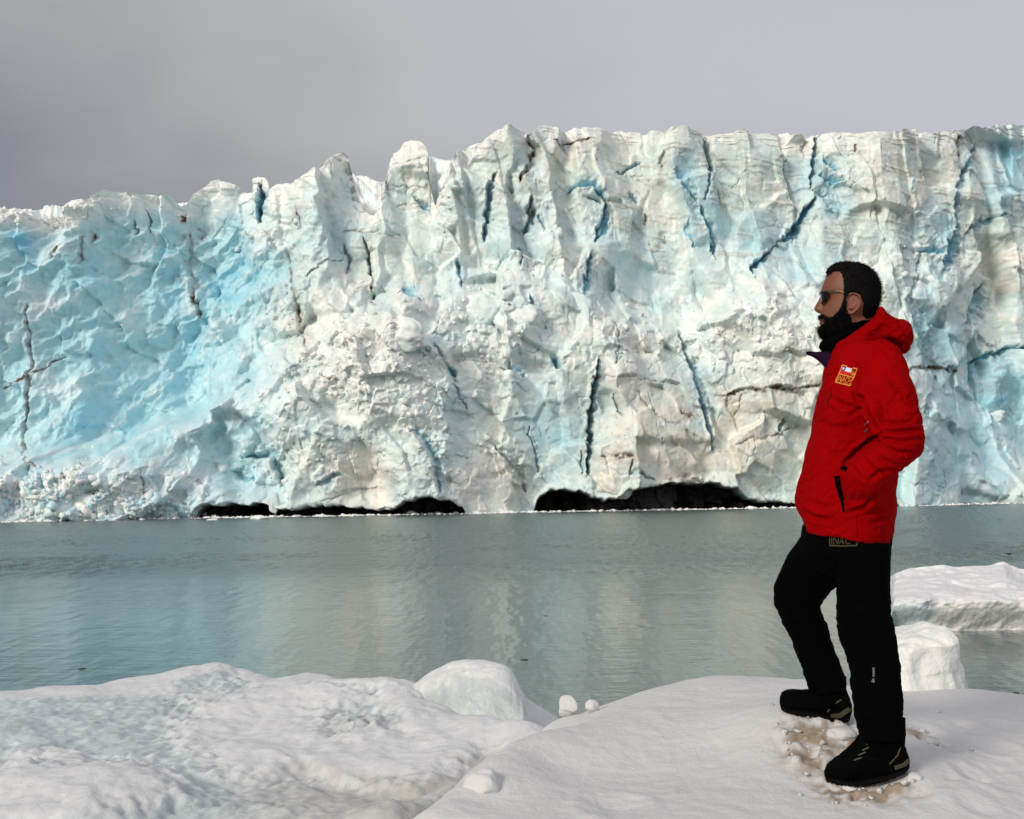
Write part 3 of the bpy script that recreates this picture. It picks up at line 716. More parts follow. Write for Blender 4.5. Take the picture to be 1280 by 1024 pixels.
def build_fallen():
    inframe = (GPX > -30) & (GPY < pm(WL, GPX) - 2) & (GPY > pm([(-30, 592), (100, 596), (200, 612), (245, 640)], GPX)) & (GPX < 245)
    w = inframe.ravel().astype(float); w /= w.sum()
    r = np.random.default_rng(19)
    idx = r.choice(len(w), 700, p=w)
    sz = np.clip(.12 + .20 * r.exponential(1.0, len(idx)), .12, 1.1)
    P = GV.reshape(-1, 3)[idx] + np.array([0, 1.0, 0]) * (sz * r.uniform(.1, .75, len(idx)))[:, None]
    t = (r.random(len(idx)) ** 2)[:, None]
    me = scatter_mesh("fallen_ice", P, sz, WHITE * (1 - t) + (BLUE * .6 + PALE * .4) * t, None, 6)
    tag(link("fallen_ice", me, m_block, glacier, smooth=False), kind='stuff')


build_fallen()


def ico(sub=4):
    bm = bmesh.new(); bmesh.ops.create_icosphere(bm, subdivisions=sub, radius=1)
    bm.verts.index_update()
    V = np.array([v.co[:] for v in bm.verts]); F = np.array([[v.index for v in f.verts] for f in bm.faces]); bm.free()
    return V, F


ICO4, ICO5, ICO3 = ico(4), ico(5), ico(3)


def vn3(P, s, seed):
    x, y, z = (P / s).T
    return (fbm(x + 0.37 * z, y - 0.61 * z, 3, seed) + fbm(y + 0.2 * x, z + 0.5 * x, 3, seed + 7)) * 0.5


def lump(name, loc, rad, seed, chop=6, amp=0.12, sub=ICO4, col=WHITE, col2=None, material=None, parent=None, cut=(.55, .85), zmin=None, fine=0.03):
    """A weathered block: a sphere cut by random planes, worn and dented."""
    r = np.random.default_rng(seed)
    V, F = sub[0].copy(), sub[1]
    for k in range(chop):
        n = r.normal(size=3); n /= np.linalg.norm(n); d = r.uniform(*cut)
        ov = V @ n - d
        V = V - np.where(ov > 0, ov * 0.93, 0)[:, None] * n
    nz = vn3(V + seed, 0.6, seed); nf = vn3(V + seed, 0.16, seed + 3)
    V = V * (1 + amp * nz + fine * nf)[:, None] * np.asarray(rad)
    cc = np.repeat(np.asarray(col)[None], len(V), 0)
    if col2 is not None:
        f = sstep(-0.15, 0.3, vn3(V / np.max(rad) + 3, 0.5, seed + 5) - 0.35 * V[:, 2] / np.asarray(rad)[2])[:, None]
        cc = cc * (1 - f) + np.asarray(col2) * f
    W_ = V + np.asarray(loc)
    if zmin is not None: W_[:, 2] = np.maximum(W_[:, 2], zmin)
    org = np.array(loc, float) if parent is None else np.zeros(3)
    me = mesh_np(name, W_ - org, F, cc)
    o = link(name, me, material or m_block, parent)
    if parent is None: o.location = org
    return o


def gsurf(px, py):
    k = np.argmin((GPX - px) ** 2 + (GPY - py) ** 2)
    return GV.reshape(-1, 3)[k]


# standing blocks of the glacier that read on their own
for nm, px, py, rx, rz, sd_, col, col2 in [
    ("ice_boulder", 766, 603, 23, 24, 3, CREAM * 1.02, WHITE), ("ice_block", 600, 395, 34, 30, 12, WHITE, PALE), ("ice_block", 720, 400, 30, 34, 15, PALE, WHITE),
    ("ice_block", 655, 400, 34, 24, 25, PALE, WHITE),
    ("ice_block", 210, 632, 34, 16, 35, WHITE, PALE),
    ("ice_pillar", 340, 632, 6, 15, 37, PALE, WHITE), ("ice_block", 1245, 520, 14, 9, 39, WHITE, WHITE), ("ice_block", 150, 628, 26, 12, 41, PALE, WHITE), ("ice_block", 90, 630, 30, 14, 43, WHITE, BLUE),
    ("ice_cap", 320, 220, 11, 5, 47, WHITE, WHITE), ("ice_block", 500, 425, 36, 26, 51, WHITE, PALE),
    ("ice_block", 880, 415, 28, 20, 59, WHITE, PALE)]:
    p = gsurf(px, py)
    k = p[1] / FPX
    lc = GC.reshape(-1, 3)[np.argmin((GPX - px) ** 2 + (GPY - py) ** 2)]; col = 0.5 * np.asarray(col) + 0.5 * lc; col2 = 0.5 * np.asarray(col2) + 0.5 * lc
    lump(nm, p + np.array([0, 0.58 * rx * k, 0]), (rx * k * 1.1, rx * k * 0.8, rz * k * 1.1), sd_, chop=6 if nm == 'ice_boulder' else 10, amp=0.30, col=col, col2=col2, parent=glacier, fine=0.12, sub=ICO5, cut=(.55, .85))


# ---- brash ice floating along the foot of the glacier
def build_brash():
    r = np.random.default_rng(21)
    pts, sz = [], []
    for _ in range(3600):
        px = r.uniform(-60, 1340)
        if 585 < px < 640 or px > 1110 or px < 240 or r.random() < 0.75:
            y = at_z(px, pm(WL, px), 0.0)
            pts.append(y + np.array([0, -r.exponential(0.5) + 0.35, -0.02])); sz.append(0.07 + 0.12 * r.exponential(1.0))
    me = scatter_mesh("brash_ice", pts, np.clip(sz, .05, .5), [WHITE * 1.02] * len(pts), 0.6, 4)
    o = link("brash_ice", me, m_block, smooth=False)
    tag(o, kind='stuff')
    big = [(268, 650, 7, 3, "small white ice chunk in the water below the leftmost dark cave"), (325, 649, 10, 5, "jumbled white ice piece in front of the leftmost cave, beside the ice pillar"),
           (515, 643, 8, 5, "white ice lump at the mouth of the arched cave right of centre left"), (610, 641, 36, 10, "wide low pile of white ice between the two dark arched caves"),
           (940, 636, 9, 4, "white ice chunk at the right end of the widest dark cave"), (1205, 629, 26, 6, "long low white ice floe at the glacier foot right of the man")]
    for k, (px, py, rx, rz, lab) in enumerate(big):
        p = at_z(px, py, 0.0) + np.array([0, -0.5, 0]); s = p[1] / FPX
        o = lump("ice_floe", p, (rx * s, min(rx * s, 1.2), rz * s), 200 + k, chop=7, amp=0.3, col=WHITE, col2=CREAM, fine=0.12)
        tag(o, lab, "ice floe", "ice pieces afloat at the glacier foot")


build_brash()

# ------------------------------------------------------------------ snow shore and the man's mound
def cp(lst):
    P = np.array([at_y(a, b, c) for a, b, c in lst])
    return P


MOUND_PX = [(560, 1024, 3.95), (700, 1024, 3.9), (900, 1024, 3.9), (1100, 1024, 3.9), (1280, 1024, 3.95), (1085, 975, 4.22), (1130, 965, 4.19), (1040, 974, 4.24), (1015, 891, 4.63), (1052, 900, 4.60), (985, 889, 4.66), (1150, 935, 4.5),
            (900, 985, 4.2), (900, 935, 4.6), (890, 880, 5.15), (890, 845, 5.75), (960, 850, 5.6), (820, 868, 5.4), (760, 890, 5.25), (705, 901, 5.45), (730, 892, 5.5), (690, 903, 5.5), (700, 960, 4.5), (655, 927, 4.88), (622, 940, 4.72), (597, 956, 4.56), (576, 974, 4.42), (552, 996, 4.24), (600, 1000, 4.14), (526, 1017, 4.05),
            (1200, 862, 5.7), (1280, 872, 5.9), (1150, 882, 5.35), (1120, 868, 5.7), (1280, 940, 4.65), (1200, 925, 4.75), (1280, 985, 4.25), (1020, 850, 5.5)]
mp_ = cp(MOUND_PX)
extra = np.array([(0.0, 0.0, 0.66), (1.5, 0.0, 0.95), (3.5, 0.5, 1.0), (-0.6, 3.0, 0.62), (0.8, 2.4, 0.98), (2.2, 2.4, 1.10),
                  (at_y(890, 845, 5.75)[0], 6.6, 0.95), (at_y(890, 845, 5.75)[0] + .3, 8.0, -0.3), (0.3, 6.5, 0.62), (-0.2, 5.15, 0.72), (-0.45, 4.4, 0.72), (-0.7, 4.0, 0.66), (0.2, 7.6, -0.1),
                  (2.3, 6.8, 0.85), (2.4, 8.2, -0.3), (3.6, 5.8, 1.12), (3.9, 4.0, 1.2), (4.6, 7.5, -0.1), (3.2, 7.3, 0.4)])
allp = np.r_[mp_, extra]
f_mound = tps(allp[:, :2], allp[:, 2], 2e-4)
HOLES = [(768, 1002, 4.05, .085, .022), (1240, 932, 4.7, .07, .03), (1182, 938, 4.6, .05, .016), (1215, 985, 4.3, .055, .018), (1222, 1015, 4.0, .05, .015), (1160, 915, 4.8, .06, .02), (1255, 905, 5.0, .06, .015), (1205, 905, 5.0, .05, .012), (1240, 975, 4.3, .08, .012),
         (618, 948, 4.65, .05, .02)]
HOLES = [(*at_y(a, b, c)[:2], r_, d_) for a, b, c, r_, d_ in HOLES]
GROOVE = [tuple(at_y(a, b, c)[:2]) for a, b, c in [(1125, 1002, 4.05), (1155, 998, 4.07), (1190, 983, 4.2), (1228, 973, 4.3), (1250, 962, 4.42), (1280, 958, 4.45)]]
STAMPS = [(1010, 925, 4.5, .10), (1035, 905, 4.62, .09), (1060, 928, 4.45, .08), (1020, 950, 4.36, .09), (1000, 945, 4.38, .06), (1055, 985, 4.15, .10), (1100, 985, 4.12, .10), (1140, 915, 4.7, .07)]
STAMPS = [(*at_y(a, b, c)[:2], r_) for a, b, c, r_ in STAMPS]


def mound_z(x, y, detail=True):
    base = 0.55 - 0.16 * np.maximum(y - 4, 0) ** 1.3 + 0.12 * sstep(-1, 6, x)
    w = sstep(-1.0, -0.5, x) * sstep(6.5, 4.8, x) * sstep(-0.5, 0.3, y) * sstep(9.2, 8.0, y)
    tz = np.clip(f_mound(x, y), -1.2, 1.6)
    z = base * (1 - w) + tz * w
    z = np.maximum(z, -1.5)
    if detail:
        z = z + 0.010 * fbm(x / .33, y / .33, 3, 201) + 0.0035 * fbm(x / .07, y / .07, 3, 203)
        for hx, hy, r_, d_ in HOLES:
            q = ((x - hx) / r_) ** 2 + ((y - hy) / (r_ * 1.3)) ** 2
            z = z - d_ * np.exp(-q * (1.2 + .6 * fbm(x / .05, y / .05, 2, 205))) + 0.25 * d_ * np.exp(-(q - 2.2) ** 2)
        for k in range(len(GROOVE) - 1):
            a, b = np.array(GROOVE[k]), np.array(GROOVE[k + 1]); v = b - a
            t = np.clip(((x - a[0]) * v[0] + (y - a[1]) * v[1]) / (v @ v), 0, 1)
            d = np.hypot(x - a[0] - t * v[0], y - a[1] - t * v[1])
            z = z - 0.006 * np.exp(-(d / .022) ** 2)
        tr = np.zeros(x.shape)
        for sx, sy, r_ in STAMPS: tr = np.maximum(tr, np.exp(-((x - sx) ** 2 + (y - sy) ** 2) / r_ ** 2))
        z = z + tr * (0.030 * facets(x, y, .055, 207, .8, 16) + 0.010 * fbm(x / .03, y / .03, 3, 209) - 0.008)
    return z


SNOW = np.array([0.575, 0.572, 0.57])


def build_ground():
    xs = np.r_[np.linspace(-60, -1.4, 30, endpoint=False), np.arange(-1.4, 3.2, 0.0115), np.linspace(3.2, 60, 40)]
    ys = np.r_[np.linspace(-60, 2.6, 34, endpoint=False), np.arange(2.6, 6.6, 0.0115), np.linspace(6.6, 12, 50)]
    Xg, Yg = np.meshgrid(xs, ys)
    x, y = Xg.ravel(), Yg.ravel()
    z = mound_z(x, y)
    c = np.repeat(SNOW[None], len(x), 0)
    t = 0.5 + 0.5 * fbm(x / .5, y / .5, 4, 211)
    c = c * (0.975 + 0.04 * t)[:, None]
    st = np.zeros(len(x))
    for sx, sy, r_ in STAMPS: st = np.maximum(st, np.exp(-((x - sx) ** 2 + (y - sy) ** 2) / (r_ * 0.95) ** 2))
    n1 = fbm(x / .06, y / .06, 4, 213)
    f = np.clip(st * 1.5 * sstep(-0.15, 0.40, n1 + 0.35 * st - .05), 0, .95)[:, None]
    c = c * (1 - f) + np.array([0.25, 0.175, 0.115]) * f
    f2 = (0.30 * st * sstep(-.3, .4, n1))[:, None]
    c = c * (1 - f2) + np.array([0.52, 0.47, 0.40]) * f2
    hol = np.zeros(len(x))
    for hx, hy, r_, d_ in HOLES: hol = np.maximum(hol, np.exp(-((x - hx) ** 2 + (y - hy) ** 2) / r_ ** 2))
    c = c * (1 - 0.16 * hol[:, None]) + np.array([.5, .52, .57]) * 0.16 * hol[:, None]
    me = mesh_np("snow_ground", np.c_[x, y, z], grid_faces(len(ys), len(xs)), c)
    tag(link("snow_ground", me, m_snow), kind='structure')


build_ground()

# ------------------------------------------------------------------ stranded ice on the left
FLOE_PX = [(-60, 868, 8.0), (0, 866, 8.0), (100, 863, 8.05), (180, 854, 8.2), (240, 838, 8.45), (278, 828, 8.6), (298, 838, 8.5), (320, 850, 8.3), (350, 849, 8.2), (375, 842, 8.2), (410, 846, 8.0), (450, 851, 7.8), (505, 856, 7.5),
           (0, 915, 6.9), (100, 915, 6.9), (200, 895, 7.3), (280, 870, 7.7), (370, 890, 7.2), (450, 895, 7.0), (540, 890, 6.9), (600, 906, 6.6), (655, 916, 6.4), (690, 925, 6.2),
           (0, 966, 6.1), (100, 961, 6.15), (200, 962, 6.05), (0, 945, 6.45), (100, 940, 6.5), (200, 944, 6.4), (300, 945, 6.2), (400, 945, 6.2), (500, 935, 6.3), (560, 950, 5.9), (620, 935, 6.1),
           (300, 968, 5.8), (420, 975, 5.7), (500, 972, 5.7), (540, 975, 5.5),
           (100, 957, 5.75), (0, 966, 5.7), (170, 966, 5.65), (230, 1000, 5.3), (100, 990, 5.3), (0, 1000, 5.25), (0, 1024, 5.0), (150, 1024, 5.0), (260, 1022, 5.1), (310, 1005, 5.3), (330, 1022, 5.0), (420, 1024, 4.95), (500, 1020, 4.85), (450, 1000, 5.25)]
fp = cp(FLOE_PX)
fext = np.array([(-7.5, 8, .9), (-6, 6, .75), (-5, 4.5, .6), (-3, 4.2, .55), (-1.2, 4.2, .50), (-.4, 4.4, .45), (0.1, 5.0, .45), (-7.5, 9.8, .1), (-5, 10, .1), (-3.4, 10, .1), (-2, 9.8, .1), (-1, 9.2, .1), (-.3, 8.6, .1), (0.4, 7.2, .2), (0.6, 6.2, .3)])
fa = np.r_[fp, fext]
f_floe = tps(fa[:, :2], fa[:, 2], 1e-4)


def build_floe():
    xs = np.r_[np.linspace(-9, -4.2, 30, endpoint=False), np.arange(-4.2, 0.9, 0.014)]
    ys = np.r_[np.arange(3.6, 4.7, .05), np.arange(4.7, 9.0, 0.014), np.linspace(9.02, 11.0, 24)]
    Xg, Yg = np.meshgrid(xs, ys); x, y = Xg.ravel(), Yg.ravel()
    z = f_floe(x, y)
    z = np.clip(z, -1, 1.6)
    z = z * 1.0 - 1.5 * sstep(9.6, 10.9, y) - 1.0 * sstep(0.35, 0.85, x) - 1.0 * sstep(-8, -9, x)
    P = np.c_[x, y, z]
    px, py = project(P)
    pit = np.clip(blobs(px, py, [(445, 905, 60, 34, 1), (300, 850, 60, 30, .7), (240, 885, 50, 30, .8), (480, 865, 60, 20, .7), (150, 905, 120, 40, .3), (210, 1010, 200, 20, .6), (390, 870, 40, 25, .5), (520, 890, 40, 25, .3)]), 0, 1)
    n0 = fbm(x / .20, y / .26, 4, 236); n00 = fbm(x / .05, y / .07, 3, 238)
    crestpy = pm([(-60, 868), (0, 866), (100, 863), (180, 854), (240, 838), (278, 828), (298, 838), (320, 850), (350, 849), (375, 842), (410, 846), (450, 851), (505, 856), (700, 900)], px)
    wv = np.clip(blobs(px + 16 * n0, py + 9 * n0, [(322, 918, 92, 52, 1), (470, 948, 105, 30, 1), (375, 872, 80, 20, .9), (560, 915, 60, 40, 1), (640, 925, 60, 22, 1), (500, 880, 40, 22, .8), (95, 990, 125, 30, 1), (40, 1012, 120, 22, .9), (170, 862, 90, 12, .6), (60, 945, 60, 14, .5)]), 0, 1)
    wv = np.maximum(wv, sstep(13, 4, py - crestpy + 4 * n0))
    snowy = sstep(.18, .66, wv + .40 * n0 + .22 * n00)
    z = z + 0.070 * fbm(x / .50, y / .65, 4, 221) * sstep(7.9, 7.0, y) + 0.024 * fbm(x / .30, y / .5, 3, 222) * sstep(7.4, 8.0, y) + 0.038 * snowy * sstep(7.9, 7.4, y) + 0.011 * fbm(x / .15, y / .20, 4, 223) * (1 - .6 * snowy) + 0.010 * fbm(x / .045, y / .06, 3, 224) * (1 - .75 * snowy)
    p1 = scoops(x + .03 * fbm(x / .1, y / .1, 2, 225), y * 0.6, .075, 227)
    z = z + pit * (0.060 * (np.sqrt(p1) - .4) + 0.022 * fbm(x / .04, y / .05, 3, 229)) * (1 - .55 * snowy)
    # low melt ledge across the middle, and a thin undercut
    led = pm([(380, 963), (430, 972), (480, 980), (520, 983), (560, 975)], px) + 3 * fbm(x / .12, y / .12, 2, 231)
    z = z - 0.03 * sstep(-1, 5, py - led) * sstep(26, 10, py - led) * sstep(360, 400, px) * sstep(575, 540, px)
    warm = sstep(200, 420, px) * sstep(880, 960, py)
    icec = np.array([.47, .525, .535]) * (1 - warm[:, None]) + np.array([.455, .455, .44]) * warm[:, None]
    icec = icec * (1 + .26 * n0 + .22 * n00)[:, None]
    snc = np.array([.62, .625, .63]) * (1 + .05 * n0 + .05 * n00)[:, None]
    c = icec * (1 - snowy[:, None]) + snc * snowy[:, None]
    n1 = n0; n2 = fbm(x / .05, y / .06, 4, 237)
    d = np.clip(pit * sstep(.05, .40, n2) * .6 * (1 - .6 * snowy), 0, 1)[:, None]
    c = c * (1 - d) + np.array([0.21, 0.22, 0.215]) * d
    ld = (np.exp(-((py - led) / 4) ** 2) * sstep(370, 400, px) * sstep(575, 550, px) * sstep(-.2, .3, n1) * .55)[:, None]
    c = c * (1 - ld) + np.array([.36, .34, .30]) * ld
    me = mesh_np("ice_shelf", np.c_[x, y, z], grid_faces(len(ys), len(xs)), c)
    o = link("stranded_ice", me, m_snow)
    tag(o, "broad stranded sheet of grubby pitted snow covered ice, left of the man's smooth snow mound", "stranded ice")


build_floe()


# glassy hump of old ice between the stranded sheet and the mound
def build_hump():
    top = [(490, 880), (500, 866), (515, 856), (532, 846), (550, 835), (566, 828), (582, 825), (600, 825.5), (618, 828), (634, 833), (642, 842), (648, 856), (655, 871), (662, 877), (675, 884), (690, 893), (704, 902), (716, 912), (726, 925)]
    xs = np.linspace(490, 726, 330)
    tp = pm(top, xs); tp = np.convolve(np.pad(tp, 6, 'edge'), np.ones(13) / 13, 'valid')
    yf = pm([(490, 7.25), (560, 6.95), (640, 6.75), (654, 6.70), (670, 6.85), (726, 7.2)], xs)
    thk = pm([(490, .15), (560, .42), (640, .40), (660, .30), (726, .12)], xs)
    rows, al = [], np.r_[np.linspace(-.12, math.pi / 2, 90), np.linspace(math.pi / 2, math.pi, 40)[1:]]
    bot = 955 + 0 * xs
    ptop = at_y(xs, tp, yf + thk)
    pbot = at_y(xs, bot, yf)
    for a in al:
        sn = math.sin(a); sn = math.copysign(abs(sn) ** .75, sn)
        k = 1 - math.cos(a)
        p = pbot * (1 - sn) + ptop * sn
        p[:, 1] = yf + thk * k
        p[:, 0] = pbot[:, 0] + (ptop[:, 0] - pbot[:, 0]) * sn
        rows.append(p)
    P = np.array(rows); nr, nc = P.shape[:2]
    V = P.reshape(-1, 3)
    k = np.tile(xs, nr); ang = np.repeat(al, nc)
    d = .035 * vn3(V, .35, 241) + .008 * vn3(V, .07, 243) + .02 * facets(V[:, 0] + V[:, 1], V[:, 2], .16, 244, .7, 14) * (k < 650)
    V = V + np.c_[0 * d, -d * np.cos(np.clip(ang, 0, 1.5)), d * .6 * np.sin(ang)]
    px, py = project(V)
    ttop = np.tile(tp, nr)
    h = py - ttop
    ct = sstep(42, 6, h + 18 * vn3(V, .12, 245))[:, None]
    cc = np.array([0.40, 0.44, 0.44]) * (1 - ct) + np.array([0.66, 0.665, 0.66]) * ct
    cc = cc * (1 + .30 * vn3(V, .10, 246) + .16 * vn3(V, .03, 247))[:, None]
    rt = sstep(648, 660, k + 5 * vn3(V, .05, 249))[:, None]
    cc = cc * (1 - rt) + np.array([.60, .61, .63]) * (1 + .10 * vn3(V, .05, 253))[:, None] * rt
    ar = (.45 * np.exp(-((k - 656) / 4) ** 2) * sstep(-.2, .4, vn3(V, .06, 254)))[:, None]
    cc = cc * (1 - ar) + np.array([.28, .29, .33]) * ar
    c0 = at_y(592, 872, 7.0)
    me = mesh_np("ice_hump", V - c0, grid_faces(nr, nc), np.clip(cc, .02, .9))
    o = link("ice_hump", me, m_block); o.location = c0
    tag(o, "rounded grey glassy hump of old ice behind the stranded snow, left of the snowballs", "ice hump")


build_hump()


def gp(px, py, y0):
    """Point on the mound surface that the pixel sees, searching from y0 metres outwards."""
    for y in np.arange(y0 - 0.8, y0 + 1.6, 0.01):
        p = at_y(px, py, y)
        if p[2] <= mound_z(np.array([p[0]]), np.array([y]))[0]: return p
    return at_y(px, py, y0)


for nm, px, py, r_, y, sd_, lab in [("snowball", 711, 884, 15, 5.75, 301, "round snowball, the larger of two between the grey ice hump and the mound"),
                               ("snowball", 739, 884, 10, 5.75, 303, "small tilted snowball, the lesser of two beside the edge of the snow mound")]:
    p = gp(px, py + r_ * .75, y); s = r_ / FPX * p[1]; p = p + np.array([0, s * .5, s * .72])
    g = mound_z(np.array([p[0]]), np.array([p[1]]))[0]
    o = lump(nm, p, (s, s * .9, s * .9), sd_, chop=6, amp=.30, col=SNOW, material=m_snow, fine=.06, cut=(.6, .9))
    tag(o, lab, "snowball", "snowballs at the mound edge")
p = at_y(607, 990, 4.22)
o = lump("snow_clod", p + np.array([0, .03, .008]), (.078, .075, .062), 305, chop=5, amp=.26, col=SNOW, material=m_snow, fine=.06, cut=(.6, .9))
tag(o, "round half buried snow clod near the lower left edge of the snow mound", "snow clod")
for k, (px, py, y, r_, lab) in enumerate([(1168, 890, 5.35, .030, "little crumbly snow lump at the foot of the upright ice block"), (1065, 985, 4.12, .05, "flat snow chunk pressed under the toe of the front shoe"), (1142, 973, 4.2, .035, "small snow chunk just behind the heel of the front shoe"), (1052, 918, 4.55, .05, "trodden snow chunk between the man's two feet")]):
    q = gp(px, py, y)
    o = lump("snow_lump", q + np.array([0, .01, 0]), (r_, r_, r_ * .5), 311 + k, chop=4, amp=.2, col=SNOW, material=m_snow, sub=ICO4)
    tag(o, lab, "snow lump")


def build_crumbs():
    r = np.random.default_rng(77)
    pts, sz = [], []
    for _ in range(90):
        if True:
            sx, sy, q = STAMPS[r.integers(len(STAMPS))]; x, y = sx + r.normal() * q * 1.1, sy + r.normal() * q * 1.1
        else:
            px = r.uniform(540, 1280); p = gp(px, r.uniform(max(880, 1500 - px), 1020), 4.6); x, y = p[0], p[1]
        s_ = .004 + .005 * r.exponential(); pts.append((x, y, mound_z(np.array([x]), np.array([y]))[0] + s_ * .3)); sz.append(min(s_, .022))
    me = scatter_mesh("snow_crumbs", np.array(pts), sz, [SNOW] * len(pts), .8, 8)
    tag(link("snow_crumbs", me, m_snow), kind='stuff')


build_crumbs()


# upright block of ice behind the man, and the floating berg beyond it
def build_upright():
    y = 6.15
    c0 = at_y(1150, 838, y)
    R = np.array([(782, 1158, 1166, .04), (784, 1146, 1175, .11), (788, 1128, 1182, .17), (793, 1112, 1187, .22), (801, 1099, 1191, .26), (812, 1090, 1192, .27), (830, 1089, 1194.5, .28), (850, 1088, 1199, .29), (866, 1087, 1203, .30), (885, 1086, 1206, .30), (915, 1086, 1208, .30)])
    pys = np.r_[np.linspace(782, 800, 60), np.linspace(800, 915, 130)[1:]]
    th = np.linspace(0, 2 * math.pi, 220, endpoint=False)
    ct, st = np.cos(th), np.sin(th); e = .55
    ct, st = np.sign(ct) * np.abs(ct) ** e, np.sign(st) * np.abs(st) ** e
    V = []
    for q in pys:
        l, r, hd = (np.interp(q, R[:, 0], R[:, k]) for k in (1, 2, 3))
        A, B = at_y(l, q, y), at_y(r, q, y); c = (A + B) / 2; h = (B[0] - A[0]) / 2
        # the block is turned so that a narrow right side shows
        V.append(np.c_[c[0] + h * ct + .10 * h * st, c[1] + hd * st + 0.30 * h * ct, np.repeat(c[2], len(th))])
    V = np.concatenate(V)
    ctr = V.mean(0); nrm = V - ctr; nrm[:, 2] *= .4; nrm /= np.linalg.norm(nrm, axis=1)[:, None]
    d = .065 * vn3(V, .25, 261) + .014 * vn3(V, .07, 263) + .020 * facets(V[:, 0] + .5 * V[:, 1], V[:, 2] * 1.2, .13, 264, .9, 14)
    V = V + nrm * d[:, None]
    cc = np.repeat(np.array([[0.74, 0.74, 0.71]]), len(V), 0) * (1 + .10 * vn3(V, .12, 265) + .05 * vn3(V, .03, 266))[:, None]
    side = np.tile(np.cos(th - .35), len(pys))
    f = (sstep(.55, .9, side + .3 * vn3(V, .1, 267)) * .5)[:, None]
    cc = cc * (1 - f) + np.array([.42, .42, .40]) * f  # shade of the right side put into the colour
    n = len(pys); F = [tuple(f) for f in grid_faces(n, len(th), True)] + [tuple(range(len(th) - 1, -1, -1))]
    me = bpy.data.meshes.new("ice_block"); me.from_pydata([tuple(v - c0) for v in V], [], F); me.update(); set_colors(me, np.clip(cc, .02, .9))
    bm = bmesh.new(); bm.from_mesh(me); bmesh.ops.recalc_face_normals(bm, faces=bm.faces); bm.to_mesh(me); bm.free()
    o = link("ice_block", me, m_block); o.location = c0
    tag(o, "upright squarish block of white ice standing on the snow just behind the man's leg", "ice block")


build_upright()


def build_berg():
    top = [(1050, 725), (1085, 728), (1110, 722), (1125, 715), (1140, 709), (1180, 706), (1195, 708), (1230, 707), (1255, 702), (1280, 710), (1330, 716), (1420, 735), (1460, 775)]
    y0 = at_z(1200, 790, 0)[1]
    xs = np.linspace(1104, 1470, 420); n2 = 150
    wlp = pm([(1040, 786), (1115, 786), (1180, 790), (1280, 790), (1470, 788)], xs)
    prof = np.linspace(-0.15, 1, n2)                    # front from below water to the top, then back
    rows, cols = [], []
    for j, t in enumerate(np.r_[prof, 1 + np.linspace(0.02, 1, 60)]):
        ttop = pm(top, xs)
        if t <= 1:
            # front: undercut foot, belly, then a long snow slope back
            py = wlp + (ttop - wlp) * t
            back = 0.25 * math.cos(min(t, .42) / .42 * math.pi) * 0.5 + 2.2 * sstep(.42, 1.0, t) * (0.7 + .3 * t)
            p = at_y(xs, py, y0 + back + 0 * xs)
        else:
            s = t - 1
            p = at_y(xs, ttop, y0 + 2.2 + 0 * xs); p[:, 1] += 2.0 * s; p[:, 2] = p[:, 2] * (1 - s ** 1.6) - .3 * s
        rows.append(p)
    P = np.array(rows); nr, nc = P.shape[:2]
    x, z, yy = P[..., 0].ravel(), P[..., 2].ravel(), P[..., 1].ravel()
    hh = np.clip(z, 0, 2)
    d = .16 * fbm(x / .8, z / .5 + yy / .8, 4, 271) + .03 * fbm(x / .15, z / .12 + yy / .2, 3, 273) + .12 * facets(x + .2 * z, z * 1.4 + yy * .5, .55, 275, .7, 12) * sstep(.2, .7, hh)
    V = np.c_[x, yy - d, z + .35 * d]
    ends = np.minimum(sstep(1104, 1118, xs), sstep(1470, 1430, xs))
    V[:, 2] = np.where(V[:, 2] > -.2, V[:, 2] * np.tile(ends, nr) - .2 * (1 - np.tile(ends, nr)), V[:, 2])
    cc = np.repeat(np.array([[.68, .68, .69]]), len(x), 0)
    line = .45 + .14 * fbm(x / .8, x * 0, 3, 277)
    f = (sstep(.08, -.10, z - line))[:, None]
    grey = np.where(x[:, None] < at_y(1165, 750, y0)[0], np.array([.68, .76, .78]), np.array([.74, .73, .71]))
    cc = cc * (1 - f) + grey * f  # foot given a lighter colour to offset its own shade
    f = (.4 * np.exp(-((z - line - .08) / .07) ** 2) * sstep(-.1, .4, fbm(x / .4, z / .1, 3, 279)))[:, None]
    cc = cc * (1 - f) + np.array([.55, .48, .46]) * f
    o0 = at_z(1200, 790, 0)
    me = mesh_np("berg", V - o0, grid_faces(nr, nc), cc)
    o = link("iceberg", me, m_snow); o.location = o0
    tag(o, "low snow topped iceberg with grey waterline floating behind the man at right", "iceberg")


build_berg()

# dark scraps afloat
m_scrap = mat("dark_scrap", (.02, .02, .02), .5)
for k, (px, py, w_, lab) in enumerate([(103, 836, 5, "small dark scrap floating off the left shore ice"), (655, 825, 5, "thin dark scrap floating beyond the grey ice hump"), (1270, 866, 4, "tiny dark scrap floating by the right end of the snow"), (1262, 692, 4, "faint dark scrap floating beyond the iceberg"), (682, 770, 2, "tiny dark speck floating in mid water left of the man")]):
    p = at_z(px, py, 0.0); s = p[1] / FPX * w_
    o = lump("floating_scrap", p, (s, s * .8, s * .22), 401 + k, chop=4, amp=.35, col=(.02, .02, .02), material=m_scrap, sub=ICO3, fine=.1)
    tag(o, lab, "floating scrap", "dark scraps on the water")

# ------------------------------------------------------------------ the man
MAN_A = math.radians(-15.9)
EX = np.array([math.cos(MAN_A), math.sin(MAN_A), 0]); EY = np.array([-math.sin(MAN_A), math.cos(MAN_A), 0])
ORG = at_y(1085, 973, 4.3)


